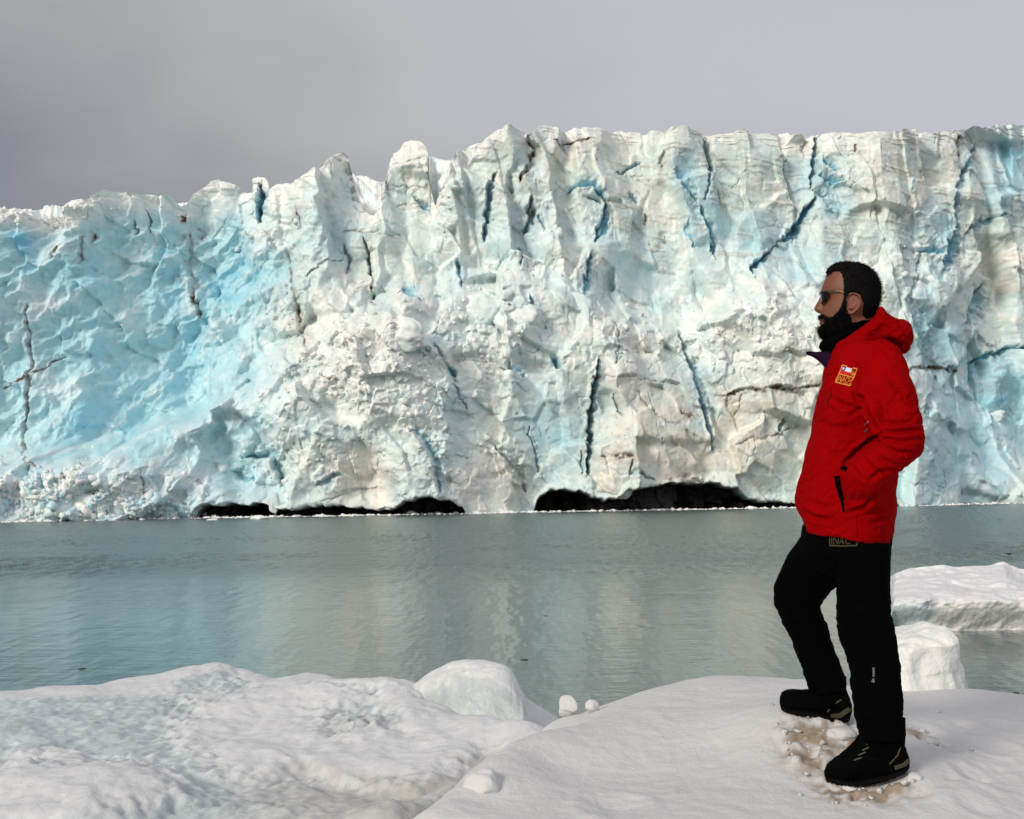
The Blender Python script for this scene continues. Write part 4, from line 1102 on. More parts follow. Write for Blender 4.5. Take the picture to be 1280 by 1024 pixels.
def L3(px, py, yl=0.0):
    """Local point of the man seen at a photograph pixel, yl metres behind his mid plane."""
    r = ray(px, py)
    yl = np.asarray(yl, float)
    t = (yl - (CAM - ORG) @ EY) / (r @ EY)
    p = CAM + r * t[..., None] - ORG
    return np.stack([p @ EX, p @ EY, p[..., 2]], -1)


def to_world(P):
    P = np.asarray(P)
    return ORG + P[..., 0:1] * EX + P[..., 1:2] * EY + P[..., 2:3] * np.array([0, 0, 1.0])


def man_px(P):
    return project(to_world(P))


def spline(rows, n):
    rows = np.array(rows, float); m = len(rows)
    d = np.r_[0, np.cumsum(np.linalg.norm(np.diff(rows[:, :4], axis=0), axis=1) + 1e-6)]
    u = np.linspace(0, d[-1], n)
    # Catmull-Rom tangents on the chord-length parameter
    tg = np.zeros_like(rows)
    tg[1:-1] = (rows[2:] - rows[:-2]) / (d[2:] - d[:-2])[:, None]
    tg[0] = (rows[1] - rows[0]) / (d[1] - d[0]); tg[-1] = (rows[-1] - rows[-2]) / (d[-1] - d[-2])
    k = np.clip(np.searchsorted(d, u, 'right') - 1, 0, m - 2)
    h = (d[k + 1] - d[k]); s = ((u - d[k]) / h)[:, None]; h = h[:, None]
    return (2 * s ** 3 - 3 * s ** 2 + 1) * rows[k] + (s ** 3 - 2 * s ** 2 + s) * h * tg[k] + (-2 * s ** 3 + 3 * s ** 2) * rows[k + 1] + (s ** 3 - s ** 2) * h * tg[k + 1]


def loft(rows, n=60, seg=48, ex=1.0, shrink=1.0, fex=None):
    """rows: (px, py) of one edge, (px, py) of the other, depth yl, half depth. Returns closed V, F lists."""
    R = spline(rows, n)
    A = L3(R[:, 0], R[:, 1], R[:, 4]); B = L3(R[:, 2], R[:, 3], R[:, 4])
    c = (A + B) / 2; hv = (B - A) / 2 * shrink; hd = R[:, 5] * shrink
    th = np.linspace(0, 2 * math.pi, seg, endpoint=False)
    ct, st = np.cos(th), np.sin(th)
    ct = np.sign(ct) * np.abs(ct) ** ex; st = np.sign(st) * np.abs(st) ** ex
    V = c[:, None] + hv[:, None] * ct[None, :, None] + (hd[:, None] * st[None])[..., None] * np.array([0, 1.0, 0])
    V = V.reshape(-1, 3)
    F = [tuple(f) for f in grid_faces(n, seg, True)]
    F.append(tuple(range(seg - 1, -1, -1))); F.append(tuple(range((n - 1) * seg, n * seg)))
    return V, F


def merge(parts):
    Vs, Fs, off = [], [], 0
    for V, F in parts:
        Vs.append(V); Fs += [tuple(i + off for i in f) for f in F]; off += len(V)
    return np.concatenate(Vs), Fs


def raw_mesh(name, V, F):
    me = bpy.data.meshes.new(name); me.from_pydata([tuple(v) for v in V], [], F); me.update()
    bm = bmesh.new(); bm.from_mesh(me); bmesh.ops.recalc_face_normals(bm, faces=bm.faces); bm.to_mesh(me); bm.free()
    return me


def fuse(name, parts, voxel=0.005, smooth=6, fac=0.5):
    """Fuse overlapping closed shells into one continuous skin."""
    me = raw_mesh(name, *merge(parts))
    o = bpy.data.objects.new("tmp", me); COL.objects.link(o)
    r = o.modifiers.new("r", 'REMESH'); r.mode = 'VOXEL'; r.voxel_size = voxel
    s = o.modifiers.new("s", 'SMOOTH'); s.factor = fac; s.iterations = smooth
    dg = bpy.context.evaluated_depsgraph_get(); dg.update()
    out = bpy.data.meshes.new_from_object(o.evaluated_get(dg)); out.name = name
    bpy.data.objects.remove(o); bpy.data.meshes.remove(me)
    return out


def get_v(me):
    a = np.zeros(len(me.vertices) * 3, np.float32); me.vertices.foreach_get("co", a); return a.reshape(-1, 3).astype(float)


def get_n(me):
    a = np.zeros(len(me.vertices) * 3, np.float32); me.vertices.foreach_get("normal", a); return a.reshape(-1, 3).astype(float)


def set_v(me, V):
    me.vertices.foreach_set("co", np.asarray(V, np.float32).ravel()); me.update()


def tube(pts, rad, seg=10, closed=False):
    pts = np.asarray(pts, float); n = len(pts); rad = np.broadcast_to(rad, (n,))
    V = []
    for i in range(n):
        a, b = pts[max(0, i - 1)], pts[min(n - 1, i + 1)]
        t = (b - a) / max(1e-9, np.linalg.norm(b - a))
        u = np.cross(t, [0, 1.0, 0.05]); u /= np.linalg.norm(u); w = np.cross(t, u)
        for k in range(seg):
            q = 2 * math.pi * k / seg
            V.append(pts[i] + rad[i] * (math.cos(q) * u + math.sin(q) * w))
    F = [tuple(f) for f in grid_faces(n, seg, True)]
    F.append(tuple(range(seg - 1, -1, -1))); F.append(tuple(range((n - 1) * seg, n * seg)))
    return np.array(V), F


def smooth_path(pts, n):
    r = np.c_[np.array(pts, float)]
    pad = np.c_[r, np.zeros((len(r), 6 - r.shape[1]))]
    return spline(pad, n)[:, :r.shape[1]]


m_skin = mat("skin", rough=0.5, spec=0.3, attr=True, noise=(60, .10), bump=[(300, .25, .001)])
m_hair = mat("black_hair", (0.003, 0.0026, 0.0026), 0.7, 0.08, bump=[(350, .8, .003)])
m_red = mat("red_shell_fabric", (0.24, 0.0004, 0.0012), 0.85, 0.02, noise=(7, .12), bump=[(45, .35, .006), (900, .25, .0006)])
m_black = mat("black_cloth", (0.0014, 0.0014, 0.0017), 0.9, 0.02, bump=[(60, .4, .005), (900, .3, .0006)])
m_navy = mat("dark_lining", (0.014, 0.004, 0.016), 0.85, 0.05)
m_shoe = mat("black_suede", (0.0016, 0.0016, 0.0016), 0.9, 0.03, bump=[(160, .4, .002)])
m_sole = mat("rubber_sole", (0.003, 0.003, 0.003), 0.85, 0.06)
m_trim = mat("olive_trim", (0.06, 0.052, 0.034), 0.7, 0.2)
m_grey = mat("grey_trim", (0.10, 0.10, 0.10), 0.5, 0.4)
m_lens = mat("dark_lens", (0.003, 0.003, 0.004), 0.12, 0.22)
m_frame = mat("black_frame", (0.008, 0.008, 0.008), 0.35, 0.4)
m_lime = mat("lime_plastic", (0.30, 0.30, 0.03), 0.4, 0.4)
m_gold = mat("gold_thread", (0.60, 0.20, 0.03), 0.6, 0.3)
m_dgold = mat("dull_gold_thread", (0.055, 0.042, 0.018), 0.7, 0.2)
m_blueF = mat("blue_thread", (0.02, 0.03, 0.20), 0.7, 0.2)
m_whiteF = mat("white_thread", (0.62, 0.58, 0.66), 0.7, 0.2)
m_redF = mat("bright_red_thread", (0.50, 0.012, 0.012), 0.7, 0.2)
m_eye = mat("eye_white", (0.6, 0.58, 0.55), 0.2, 0.5)
m_seam = mat("dark_red_seam", (0.14, 0.002, 0.004), 0.8, 0.1)

# ---- head, as horizontal slices of the profile: y, front x, back x, half width
HEAD = [(331, 1050, 1070, .022), (333.5, 1042, 1079, .044), (338, 1037, 1087, .059), (345, 1033.2, 1093.5, .068), (354, 1029.4, 1097.5, .073), (361, 1026.6, 1098.6, .075),
        (366, 1027.0, 1098.8, .0755), (371, 1029.6, 1098.4, .0755), (377, 1030.2, 1097, .075), (384, 1028.6, 1095, .073), (391, 1026.6, 1092, .070), (397, 1026.2, 1089, .066),
        (403, 1026.4, 1086, .061), (409, 1026.6, 1082, .055), (415, 1028.5, 1078, .047), (419.5, 1034, 1072, .034)]
HEAD_ROWS = [(f, y, b, y, 0.0, w) for y, f, b, w in HEAD]
NOSE_ROWS = [(1029.5, 364, 1040, 364, 0, .007), (1025.4, 370, 1040, 371, 0, .0085), (1022.6, 376, 1040, 377, 0, .011), (1019.2, 382, 1040, 382, 0, .0145), (1017.5, 385.5, 1040, 386, 0, .0175), (1018.4, 388.5, 1040, 389, 0, .0185),
             (1021.8, 391, 1040, 391, 0, .015), (1026, 392.5, 1040, 392.5, 0, .009)]
LIP_ROWS = [(1027, 395.5, 1040, 396, 0, .018), (1024.2, 398.8, 1040, 399, 0, .022), (1023.8, 400.6, 1040, 400.5, 0, .021), (1025.2, 402, 1040, 402, 0, .021), (1024.0, 404, 1040, 404, 0, .020), (1025, 406.5, 1040, 407, 0, .016), (1028, 409, 1040, 409, 0, .012)]


def ear_parts(s):
    parts = []
    y0 = 0.073
    c = L3(1066.5, 383, 0)
    # plate of the ear
    V, F = ico(3)
    a = math.radians(12 if s < 0 else 12)
    P = V * np.array([.024, .007, .031])
    P[:, 0], P[:, 2] = P[:, 0] * math.cos(a) - P[:, 2] * math.sin(a) * -1, -P[:, 0] * math.sin(a) + P[:, 2] * math.cos(a)
    P[:, 1] += 0.35 * P[:, 0] * 1.0
    P[:, 1] = s * (P[:, 1] + y0) if s > 0 else -(P[:, 1] + y0)
    parts.append((P + c * np.array([1, 0, 1]), [tuple(f) for f in F]))
    rim = [(1058.5, 389), (1057.6, 381), (1060.5, 374), (1066.5, 371), (1073, 373.5), (1076, 380), (1075, 387), (1070.5, 392), (1065, 395.5), (1060.5, 394.5)]
    q = smooth_path(rim, 40)
    P = L3(q[:, 0], q[:, 1], 0); u = np.linspace(0, 1, 40)
    P[:, 1] = s * (y0 + .003 + .009 * np.sin(np.pi * np.clip(u * 1.2, 0, 1)) + 0.25 * (P[:, 0] - c[0]))
    parts.append(tube(P, .0034, 8))
    inner = [(1062, 390), (1067, 388), (1070.5, 382), (1068, 377)]
    q = smooth_path(inner, 16); P = L3(q[:, 0], q[:, 1], 0); P[:, 1] = s * (y0 + .008)
    parts.append(tube(P, .0034, 8))
    return parts


NECK_ROWS = [(1044, 398, 1092, 388, 0, .052), (1046, 412, 1094, 405, 0, .054), (1048, 428, 1098, 422, 0, .060), (1044, 445, 1106, 438, 0, .075)]
TORSO_ROWS = [(1046, 430, 1094, 420, 0, .085), (1038, 442, 1110, 434, 0, .165), (1033, 455, 1119, 448, 0, .195), (1027, 478, 1126, 470, 0, .212), (1021, 505, 1128, 500, 0, .215), (1014, 540, 1127, 535, 0, .212), (1005.5, 575, 1125, 572, 0, .205),
              (999, 598, 1122, 600, 0, .205), (995.5, 615, 1120.5, 620, 0, .208), (995, 628, 1119.5, 636, 0, .210), (996.5, 637, 1119, 645, 0, .210), (1001, 645, 1118.5, 655, 0, .208), (1003.5, 652, 1117.5, 664, 0, .206), (1005, 659, 1116, 674, 0, .205), (1006, 664, 1114.5, 682, 0, .203)]
SLEEVE = [(1074, 436, 1108, 424, -.11, .055), (1066, 450, 1122, 434, -.145, .078), (1067, 470, 1134, 454, -.175, .088), (1071, 492, 1143.5, 480, -.20, .088), (1077, 515, 1149, 506, -.22, .084), (1084, 535, 1153.5, 532, -.235, .082), (1094, 547, 1156, 552, -.245, .080),
          (1099, 549, 1151, 568, -.25, .077), (1093, 555, 1130, 586, -.25, .073), (1080, 565, 1112, 600, -.25, .068), (1067, 576, 1096, 613, -.243, .062), (1056, 586, 1081, 621, -.232, .055), (1049, 594, 1068, 626, -.212, .044), (1044, 602, 1056, 628, -.19, .03)]
SLEEVE_FAR = [(a + 6, b, c - 12, d, -e * 1.02, f * .95) for a, b, c, d, e, f in SLEEVE]
NEAR_LEG = [(1038, 672, 1114, 680, -.085, .125), (1043, 700, 1113.5, 705, -.09, .115), (1045, 730, 1113, 735, -.09, .10), (1045.5, 765, 1115, 765, -.09, .092), (1046.5, 788, 1119, 790, -.09, .085), (1049, 800, 1121, 800, -.09, .082), (1055, 812, 1123, 812, -.09, .080), (1060.5, 832, 1125.5, 830, -.09, .078),
            (1064, 865, 1128, 862, -.09, .078), (1066.5, 888, 1130, 882, -.09, .080), (1069, 903, 1128, 898, -.09, .078), (1073, 914, 1131, 910, -.09, .080), (1077, 924, 1133, 922, -.09, .082)]
FAR_LEG = [(1002, 668, 1085, 676, .09, .125), (994, 680, 1072, 694, .095, .12), (984, 694, 1063, 710, .11, .112), (976, 712, 1054, 722, .13, .105), (968, 730, 1046, 732, .15, .097), (967, 742, 1036, 742, .165, .092), (969, 757, 1027, 757, .18, .087), (975, 771, 1028, 768, .195, .082), (982, 786, 1033, 778, .21, .078), (988, 798, 1038, 792, .225, .076),
           (993, 812, 1041, 804, .24, .072), (1001, 832, 1048, 824, .265, .068), (1007, 848, 1055, 842, .285, .068), (1010, 858, 1058, 852, .295, .070), (1012, 866, 1058, 862, .30, .070)]
PELVIS = [(1004, 655, 1117, 662, 0, .172), (1001, 670, 1115, 680, 0, .178), (999, 690, 1114, 700, 0, .172), (1012, 708, 1113, 716, 0, .125), (1040, 722, 1112, 728, 0, .06)]


def hand_parts(s):
    parts = []
    w = loft([(1050, 596, 1068, 614, s * 0.160, .022), (1045, 604, 1062, 622, s * 0.145, .026), (1036, 612, 1054, 634, s * 0.130, .024), (1030, 620, 1046, 642, s * 0.120, .016)], 16, 20)
    parts.append(w)
    for k, (a, b, c_) in enumerate([((1033, 622), (1024, 634), (1022, 646)), ((1037, 630), (1028, 643), (1026, 655)), ((1041, 635), (1033, 648), (1031, 658)), ((1045, 639), (1039, 650), (1038, 657))]):
        q = smooth_path([(*a, s * .135), (*b, s * .12), (*c_, s * .10)], 10)
        parts.append(tube(L3(q[:, 0], q[:, 1], q[:, 2]), np.linspace(.0098, .0075, 10), 8))
    q = smooth_path([(1050, 604, s * .13), (1040, 610, s * .115), (1031, 614, s * .105)], 10)
    parts.append(tube(L3(q[:, 0], q[:, 1], q[:, 2]), np.linspace(.0115, .0085, 10), 8))
    return parts


def foot_rows(near):
    return ([(1040, 960, 1040, 972, -.09, .025), (1055, 946, 1055, 974, -.09, .036), (1078, 930, 1080, 976, -.09, .036), (1100, 915, 1098, 974, -.09, .034), (1124, 925, 1120, 968, -.09, .03), (1131, 945, 1130, 962, -.09, .018)] if near else
            [(980, 870, 980, 884, .30, .025), (992, 866, 992, 888, .30, .036), (1015, 864, 1018, 890, .30, .036), (1036, 855, 1036, 894, .30, .034), (1054, 866, 1054, 898, .30, .03), (1061, 882, 1061, 892, .30, .018)])


def shrink_rows(rows, k): return [(*r[:5], r[5]) for r in rows]


def build_person():
    body_parts = [loft(HEAD_ROWS, 90, 64), loft(NOSE_ROWS, 40, 24), loft(LIP_ROWS, 30, 24), loft(NECK_ROWS, 24, 40), loft(TORSO_ROWS[1:], 50, 48, shrink=.82),
                  loft(PELVIS, 24, 48, shrink=.85), loft(NEAR_LEG, 60, 36, shrink=.74), loft(FAR_LEG, 60, 36, shrink=.74), loft(SLEEVE, 60, 32, shrink=.66), loft(SLEEVE_FAR, 60, 32, shrink=.66)]
    body_parts += ear_parts(-1) + ear_parts(1) + hand_parts(-1) + hand_parts(1)
    for nr_ in (True, False): body_parts.append(loft(foot_rows(nr_), 30, 24, shrink=.9))
    for rows in (NEAR_LEG, FAR_LEG):        # ankles
        a = rows[-1]; dy = 22 if rows is NEAR_LEG else 18
        body_parts.append(loft([a, (a[0] + 8, a[1] + dy, a[2] - 8, a[3] + dy, a[4], a[5] * .7)], 10, 24, shrink=.55))
    me = fuse("person", body_parts, 0.0032, 3, 0.5)
    V = get_v(me)
    px, py = man_px(V)
    c = np.repeat(np.array([[.155, .054, .029]]), len(V), 0)
    lips = (np.exp(-(((py - 402) / 4.2) ** 2)) * sstep(1031, 1028.5, px) * (np.abs(V[:, 1]) < .028))[:, None]
    c = c * (1 - .8 * lips) + np.array([.13, .03, .03]) * .8 * lips
    earm = (np.exp(-(((px - 1067) / 8) ** 2 + ((py - 383) / 11) ** 2)) * (np.abs(V[:, 1]) > .066))[:, None]
    c = c * (1 - .45 * earm) + np.array([.19, .055, .038]) * .45 * earm
    set_colors(me, c)
    body = bpy.data.objects.new("person", me); COL.objects.link(body)
    me.materials.append(m_skin); me.polygons.foreach_set("use_smooth", np.ones(len(me.polygons), bool))
    body.location = ORG; body.rotation_euler = (0, 0, MAN_A)
    tag(body, "bearded man in sunglasses, red jacket and black trousers standing on the snow mound", "person")

    # eyes
    for s in (-1, 1):
        V, F = ICO3
        e_ = link("eye", mesh_np("eye", V * .0105 + L3(1038.5, 373, s * .029), F), m_eye, body)

    # ---- hair and beard: the head's own slices pushed out inside a hairline, sunk below the skin elsewhere
    def shell(name, poly, off, rag, seed, amp, extra, strands, slen, lay_):
        V, F = loft(HEAD_ROWS, 260, 240)
        c0 = L3(1064, 372, 0)
        dirn = V - np.array([c0[0], 0, 0]); dirn[:, 2] = (V[:, 2] - c0[2]) * .55; dirn /= np.linalg.norm(dirn, axis=1)[:, None]
        hx, hy = man_px(V * np.array([1, 0, 1]))
        hx = hx + rag * fbm(V[:, 2] / .006, V[:, 0] / .006 + V[:, 1] * 30, 3, seed); hy = hy + rag * fbm(V[:, 2] / .006 + 9, V[:, 0] / .006 + V[:, 1] * 30, 3, seed + 1)
        P = np.array(poly, float); n = len(P)
        ins = np.zeros(len(V), bool); dmin = np.full(len(V), 1e9)
        for i in range(n):
            a, b = P[i], P[(i + 1) % n]; v = b - a
            cond = ((a[1] > hy) != (b[1] > hy)) & (hx < (b[0] - a[0]) * (hy - a[1]) / (b[1] - a[1] + 1e-12) + a[0])
            ins ^= cond
            t = np.clip(((hx - a[0]) * v[0] + (hy - a[1]) * v[1]) / (v @ v), 0, 1)
            dmin = np.minimum(dmin, np.hypot(hx - a[0] - t * v[0], hy - a[1] - t * v[1]))
        sd_ = np.where(ins, dmin, -dmin)
        w = sstep(-0.7, 2.6, sd_)
        nz = amp * fbm(V[:, 0] / .008 + V[:, 1] / .011, V[:, 2] / .014, 3, seed + 3) + amp * .6 * fbm(V[:, 0] / .004, V[:, 2] / .005 + V[:, 1] / .004, 2, seed + 5)
        o_ = -0.006 + w * (0.006 + off + extra * sstep(400, 420, hy) + nz)
        V = V + dirn * o_[:, None]
        o2 = link(name, raw_mesh(name, V, F), m_hair, body)
        # short strands standing off it
        nn = get_n(o2.data); r = np.random.default_rng(seed)
        okv = np.nonzero(w > .75)[0]; pick = r.choice(okv, strands)
        Vs, Fs = [], []
        for q, i in enumerate(pick):
            p, n0 = V[i], nn[i]
            if n0 @ (p - c0) < 0: n0 = -n0
            dr = n0 * r.uniform(.5, 1.0) + np.array(lay_) * r.uniform(.5, 1.1) + r.normal(size=3) * .35; dr /= np.linalg.norm(dr)
            L = slen * r.uniform(.5, 1.3); sx = np.cross(dr, [0.3, .5, .8]); sx /= np.linalg.norm(sx); sy = np.cross(dr, sx); wd = .0008
            b0 = p - n0 * .002; md = b0 + dr * L * .6; tp = b0 + dr * L + np.array(lay_) * L * .25
            ring = lambda c_, w_: [c_ + w_ * (math.cos(a_) * sx + math.sin(a_) * sy) for a_ in (0, 2.1, 4.2)]
            o_2 = len(Vs); Vs += ring(b0, wd) + ring(md, wd * .7) + [tp]
            for a_ in range(3):
                b_ = (a_ + 1) % 3
                Fs += [(o_2 + a_, o_2 + b_, o_2 + 3 + b_, o_2 + 3 + a_), (o_2 + 3 + a_, o_2 + 3 + b_, o_2 + 6)]
        tag(link(name + "_strands", raw_mesh(name + "_strands", Vs, Fs), m_hair, o2), kind='stuff')
        return o2
    hair_poly = [(1030, 337), (1034, 345), (1043, 343.5), (1051, 344), (1053.5, 352), (1054.5, 362), (1053.8, 372), (1055, 378), (1060, 380), (1064, 372), (1074, 372), (1079, 382), (1077, 394), (1082, 408), (1120, 412), (1120, 320), (1040, 320)]
    shell("hair", hair_poly, .0075, 2.0, 501, .0026, 0.0, 2600, .011, (.5, 0, -.5))
    beard_poly = [(1015, 391.5), (1023, 391), (1030, 393), (1036, 397.5), (1041, 398), (1047, 392), (1052, 384), (1054, 374), (1060, 374), (1060, 390), (1066, 400), (1065, 412), (1060, 430), (1015, 430), (1015, 406.5), (1027.5, 406), (1031.5, 402.5), (1028.5, 398.9), (1015, 398.7)]
    shell("beard", beard_poly, .0055, 2.0, 521, .0036, .007, 2800, .014, (-.05, 0, -.9))
    # fringe and loose tufts
    tf = []
    for k in range(60):
        a = rng.uniform(0, 1); px, py = 1050 - 15 * a, 332.5 + 10.5 * a
        q = smooth_path([(px + 3, py, 0), (px - 1, py + .6, 0), (px - 3.2 - 2 * rng.random(), py + 2.2 + rng.random() * 2, 0)], 5)
        yl = rng.uniform(-.045, .045)
        tf.append(tube(L3(q[:, 0], q[:, 1], q[:, 2] + yl), np.array([.0022, .002, .0016, .001, .0004]), 5))
    V, F = merge(tf); link("fringe", raw_mesh("fringe", V, F), m_hair, body)

    # ---- sunglasses
    gl = bpy.data.objects.new("sunglasses", None); COL.objects.link(gl); gl.parent = body; gl.location = L3(1030, 372, 0)
    g0 = np.array(gl.location)
    for s in (-1, 1):
        # wrap lens: curved patch from the nose to the temple
        u, v = np.meshgrid(np.linspace(0, 1, 24), np.linspace(0, 1, 14))
        u, v = u.ravel(), v.ravel()
        top = pm([(0, 367.5), (.6, 366.8), (1, 368.0)], u); bot = pm([(0, 375), (.25, 380.5), (.55, 381.5), (.85, 378), (1, 371.5)], u)
        yy = .006 + .058 * u; front = pm([(0, 1025.2), (.3, 1025.5), (.6, 1027), (.85, 1030.5), (1, 1035)], u)
        P = L3(front + .8 * v, top + (bot - top) * v, 0); P[:, 1] = s * yy
        out = []
        F = grid_faces(14, 24)
        T = P + np.array([.0035, 0, 0]); n = len(P)
        idx = np.arange(n).reshape(14, 24); bd = np.r_[idx[0], idx[1:, -1], idx[-1, -2::-1], idx[-2:0:-1, 0]]
        side = [(bd[i], bd[(i + 1) % len(bd)], bd[(i + 1) % len(bd)] + n, bd[i] + n) for i in range(len(bd))]
        FF = [tuple(f) for f in F] + [tuple(reversed(f)) for f in (F + n)] + side
        link("lens", raw_mesh("lens", np.r_[P, T] - g0, FF), m_lens, gl)
        # brow bar
        uu = np.linspace(0, 1, 16)
        Q = L3(pm([(0, 1024.8), (.3, 1025.1), (.6, 1026.6), (.85, 1030.1), (1, 1035)], uu), pm([(0, 367.8), (.6, 366.9), (1, 368)], uu), 0); Q[:, 1] = s * (.002 + .063 * uu)
        V, F = tube(Q - g0, .0022, 8); link("brow_bar", raw_mesh("brow_bar", V, F), m_frame, gl)
        q = smooth_path([(1034.5, 368.1), (1046, 368.4), (1056, 369.6), (1066, 371.2), (1072, 373)], 24)
        Q = L3(q[:, 0], q[:, 1], 0); Q[:, 1] = s * pm([(0, .064), (.3, .0745), (1, .0805)], np.linspace(0, 1, 24))
        V, F = tube(Q[:11] - g0, np.linspace(.0026, .0022, 11), 8); V[:, 2] += 0; link("temple_arm", raw_mesh("temple_arm", V, F), m_frame, gl)
        V, F = tube(Q[6:] - g0 + np.array([0, s * .0006, .0008]), np.linspace(.0014, .0020, 18), 8); link("temple_tip", raw_mesh("temple_tip", V, F), m_lime, gl)

    # ---- jacket
    jp = [loft(TORSO_ROWS, 110, 72, ex=.92), loft(SLEEVE, 90, 40, ex=.95), loft(SLEEVE_FAR, 90, 40, ex=.95)]
    # pocket pouch that the hand fills
    jp.append(loft([(1046, 588, 1062, 588, -.175, .03), (1044, 600, 1094, 606, -.185, .045), (1048, 618, 1100, 624, -.185, .048), (1054, 634, 1090, 636, -.18, .04), (1058, 642, 1078, 642, -.175, .02)], 30, 30))
    me = fuse("jacket", jp, 0.0042, 5, .5)
    V, NN = get_v(me), get_n(me)
    px, py = man_px(V)
    near = sstep(0.1, -0.25, NN[:, 1])
    d = .009 * fbm(V[:, 0] / .16 + .5 * V[:, 2] / .16, V[:, 2] / .11 + V[:, 1] / .2, 2, 550) + .0035 * fbm(V[:, 0] / .10 + V[:, 1] / .2, V[:, 2] / .055 + V[:, 1] / .15, 4, 551)
    # sharp little creases of stiff shell cloth
    rg = np.abs(fbm((V[:, 0] + .5 * V[:, 2]) / .075 + V[:, 1] / .2, (V[:, 2] - .45 * V[:, 0]) / .045 + V[:, 1] / .12, 3, 552))
    d -= .0055 * sstep(.16, .0, rg) * sstep(-.25, .35, fbm(V[:, 0] / .14, V[:, 2] / .14 + V[:, 1] / .2, 2, 554))
    # folds seen in the photograph: (points, width px, depth m)
    FOLDS = [([(1077, 496), (1084, 512), (1092, 528), (1102, 543)], 2.6, .015), ([(1056, 578), (1070, 565), (1086, 552), (1101, 543)], 2.4, .014), ([(1098, 505), (1101, 520), (1103, 532)], 3, .008), ([(1103, 528), (1118, 530), (1140, 527)], 2.6, .006),
             ([(1103, 540), (1122, 540), (1150, 538)], 2.4, .007), ([(1104, 548), (1125, 552), (1152, 549)], 2.4, .007), ([(1100, 556), (1122, 566), (1146, 566)], 2.6, .006), ([(1092, 566), (1110, 578), (1128, 584)], 2.4, .005), ([(1080, 574), (1096, 588), (1110, 596)], 2.2, .005), ([(1066, 584), (1080, 600)], 2.0, .005),
             ([(1026, 528), (1040, 535), (1056, 534)], 4, .005), ([(1040, 498), (1058, 508), (1080, 512)], 3.2, .006), ([(1062, 520), (1072, 514), (1082, 506)], 2.6, .006), ([(1070, 494), (1076, 504)], 3, .009), ([(1012, 628), (1030, 634), (1044, 632)], 3.5, .005), ([(1006, 640), (1020, 648), (1036, 650)], 3.0, .006), ([(1060, 640), (1080, 634), (1094, 618)], 2.6, .010),
             ([(1086, 640), (1110, 636)], 3, .004), ([(1090, 655), (1114, 646)], 3, .004), ([(1072, 640), (1073, 676)], 1.1, .003), ([(1008, 655), (1040, 662), (1072, 669), (1114, 674)], 1.0, .0016), ([(1046, 450), (1040, 480), (1030, 520), (1016, 580), (1006, 630)], 1.3, .003), ([(1080, 440), (1092, 434), (1112, 440)], 2.2, .005), ([(1066, 452), (1064, 480), (1070, 505)], 1.2, .003), ([(1110, 470), (1126, 490)], 4, .004),
             ([(1028, 560), (1045, 575)], 5, .003), ([(1088, 600), (1100, 590), (1120, 588)], 3, .006)]
    jx, jy = 1.2 * fbm(V[:, 0] / .02, V[:, 2] / .02, 3, 553), 1.2 * fbm(V[:, 0] / .02, V[:, 2] / .02, 3, 555)
    for pts, hw, dep in FOLDS:
        m, dd, tt = polydist(px + jx, py + jy, pts, hw * 5)
        env = np.sin(np.pi * np.clip(tt, .06, .94)) ** .5
        d[m] += near[m] * env * (-1.8 * dep * np.exp(-(dd / hw) ** 2) + .7 * dep * np.exp(-((dd - 2.1 * hw) / (1.0 * hw)) ** 2))
    sv = sstep(1090, 1110, px) * sstep(500, 540, py) * sstep(610, 580, py)
    d += .0035 * sv * fbm((V[:, 0] - .3 * V[:, 2]) / .06, (V[:, 2] + .3 * V[:, 0]) / .016 + V[:, 1] / .05, 3, 557)
    # same creases, without the drawing, on the side turned away
    far = sstep(-.1, .3, NN[:, 1])
    d += far * .006 * fbm(V[:, 0] / .09, V[:, 2] / .03, 3, 559)
    set_v(me, V + NN * d[:, None])
    jacket = link("jacket", me, m_red, body)

    # ---- hood lying round the neck
    hood_rows = [(1046, 428, 1044, 454, 0, .085), (1054, 424, 1053, 457, 0, .105), (1066, 418, 1066, 452, 0, .125), (1080, 408.5, 1084, 440, 0, .135), (1091, 398, 1100, 432, 0, .135), (1100.5, 384.5, 1113, 434, 0, .130), (1110, 393, 1121, 438.5, 0, .128), (1120, 398.5, 1129, 442, 0, .122),
                 (1130, 400.5, 1135, 439, 0, .108), (1138, 406, 1140, 430, 0, .08), (1141.5, 414, 1142, 424, 0, .045)]
    hd = [loft(hood_rows, 100, 56, ex=.9)]
    me = fuse("hood", hd, 0.0042, 6, .5)
    V, NN = get_v(me), get_n(me); px, py = man_px(V)
    d = .004 * fbm(V[:, 0] / .07 + V[:, 1] / .1, V[:, 2] / .04, 3, 561)
    rg = np.abs(fbm((V[:, 0] + .5 * V[:, 2]) / .06, (V[:, 2] - .3 * V[:, 0]) / .035 + V[:, 1] / .1, 3, 562)); d -= .005 * sstep(.15, 0, rg)
    near = sstep(.2, -.2, NN[:, 1])
    for pts, hw, dep in [([(1060, 452), (1080, 442), (1096, 430), (1112, 424), (1124, 432)], 3.0, .012), ([(1092, 432), (1104, 428), (1116, 432)], 3, .010), ([(1064, 428), (1084, 420), (1104, 410), (1120, 412)], 4, .006), ([(1050, 440), (1062, 434)], 3, .004), ([(1126, 404), (1134, 415), (1136, 428)], 3, .004)]:
        m, dd, tt = polydist(px, py, pts, hw * 5)
        d[m] += near[m] * np.sin(np.pi * np.clip(tt, .06, .94)) ** .5 * (-dep * np.exp(-(dd / hw) ** 2) + .4 * dep * np.exp(-((dd - 2.1 * hw) / hw) ** 2))
    set_v(me, V + NN * d[:, None])
    link("hood", me, m_red, body)

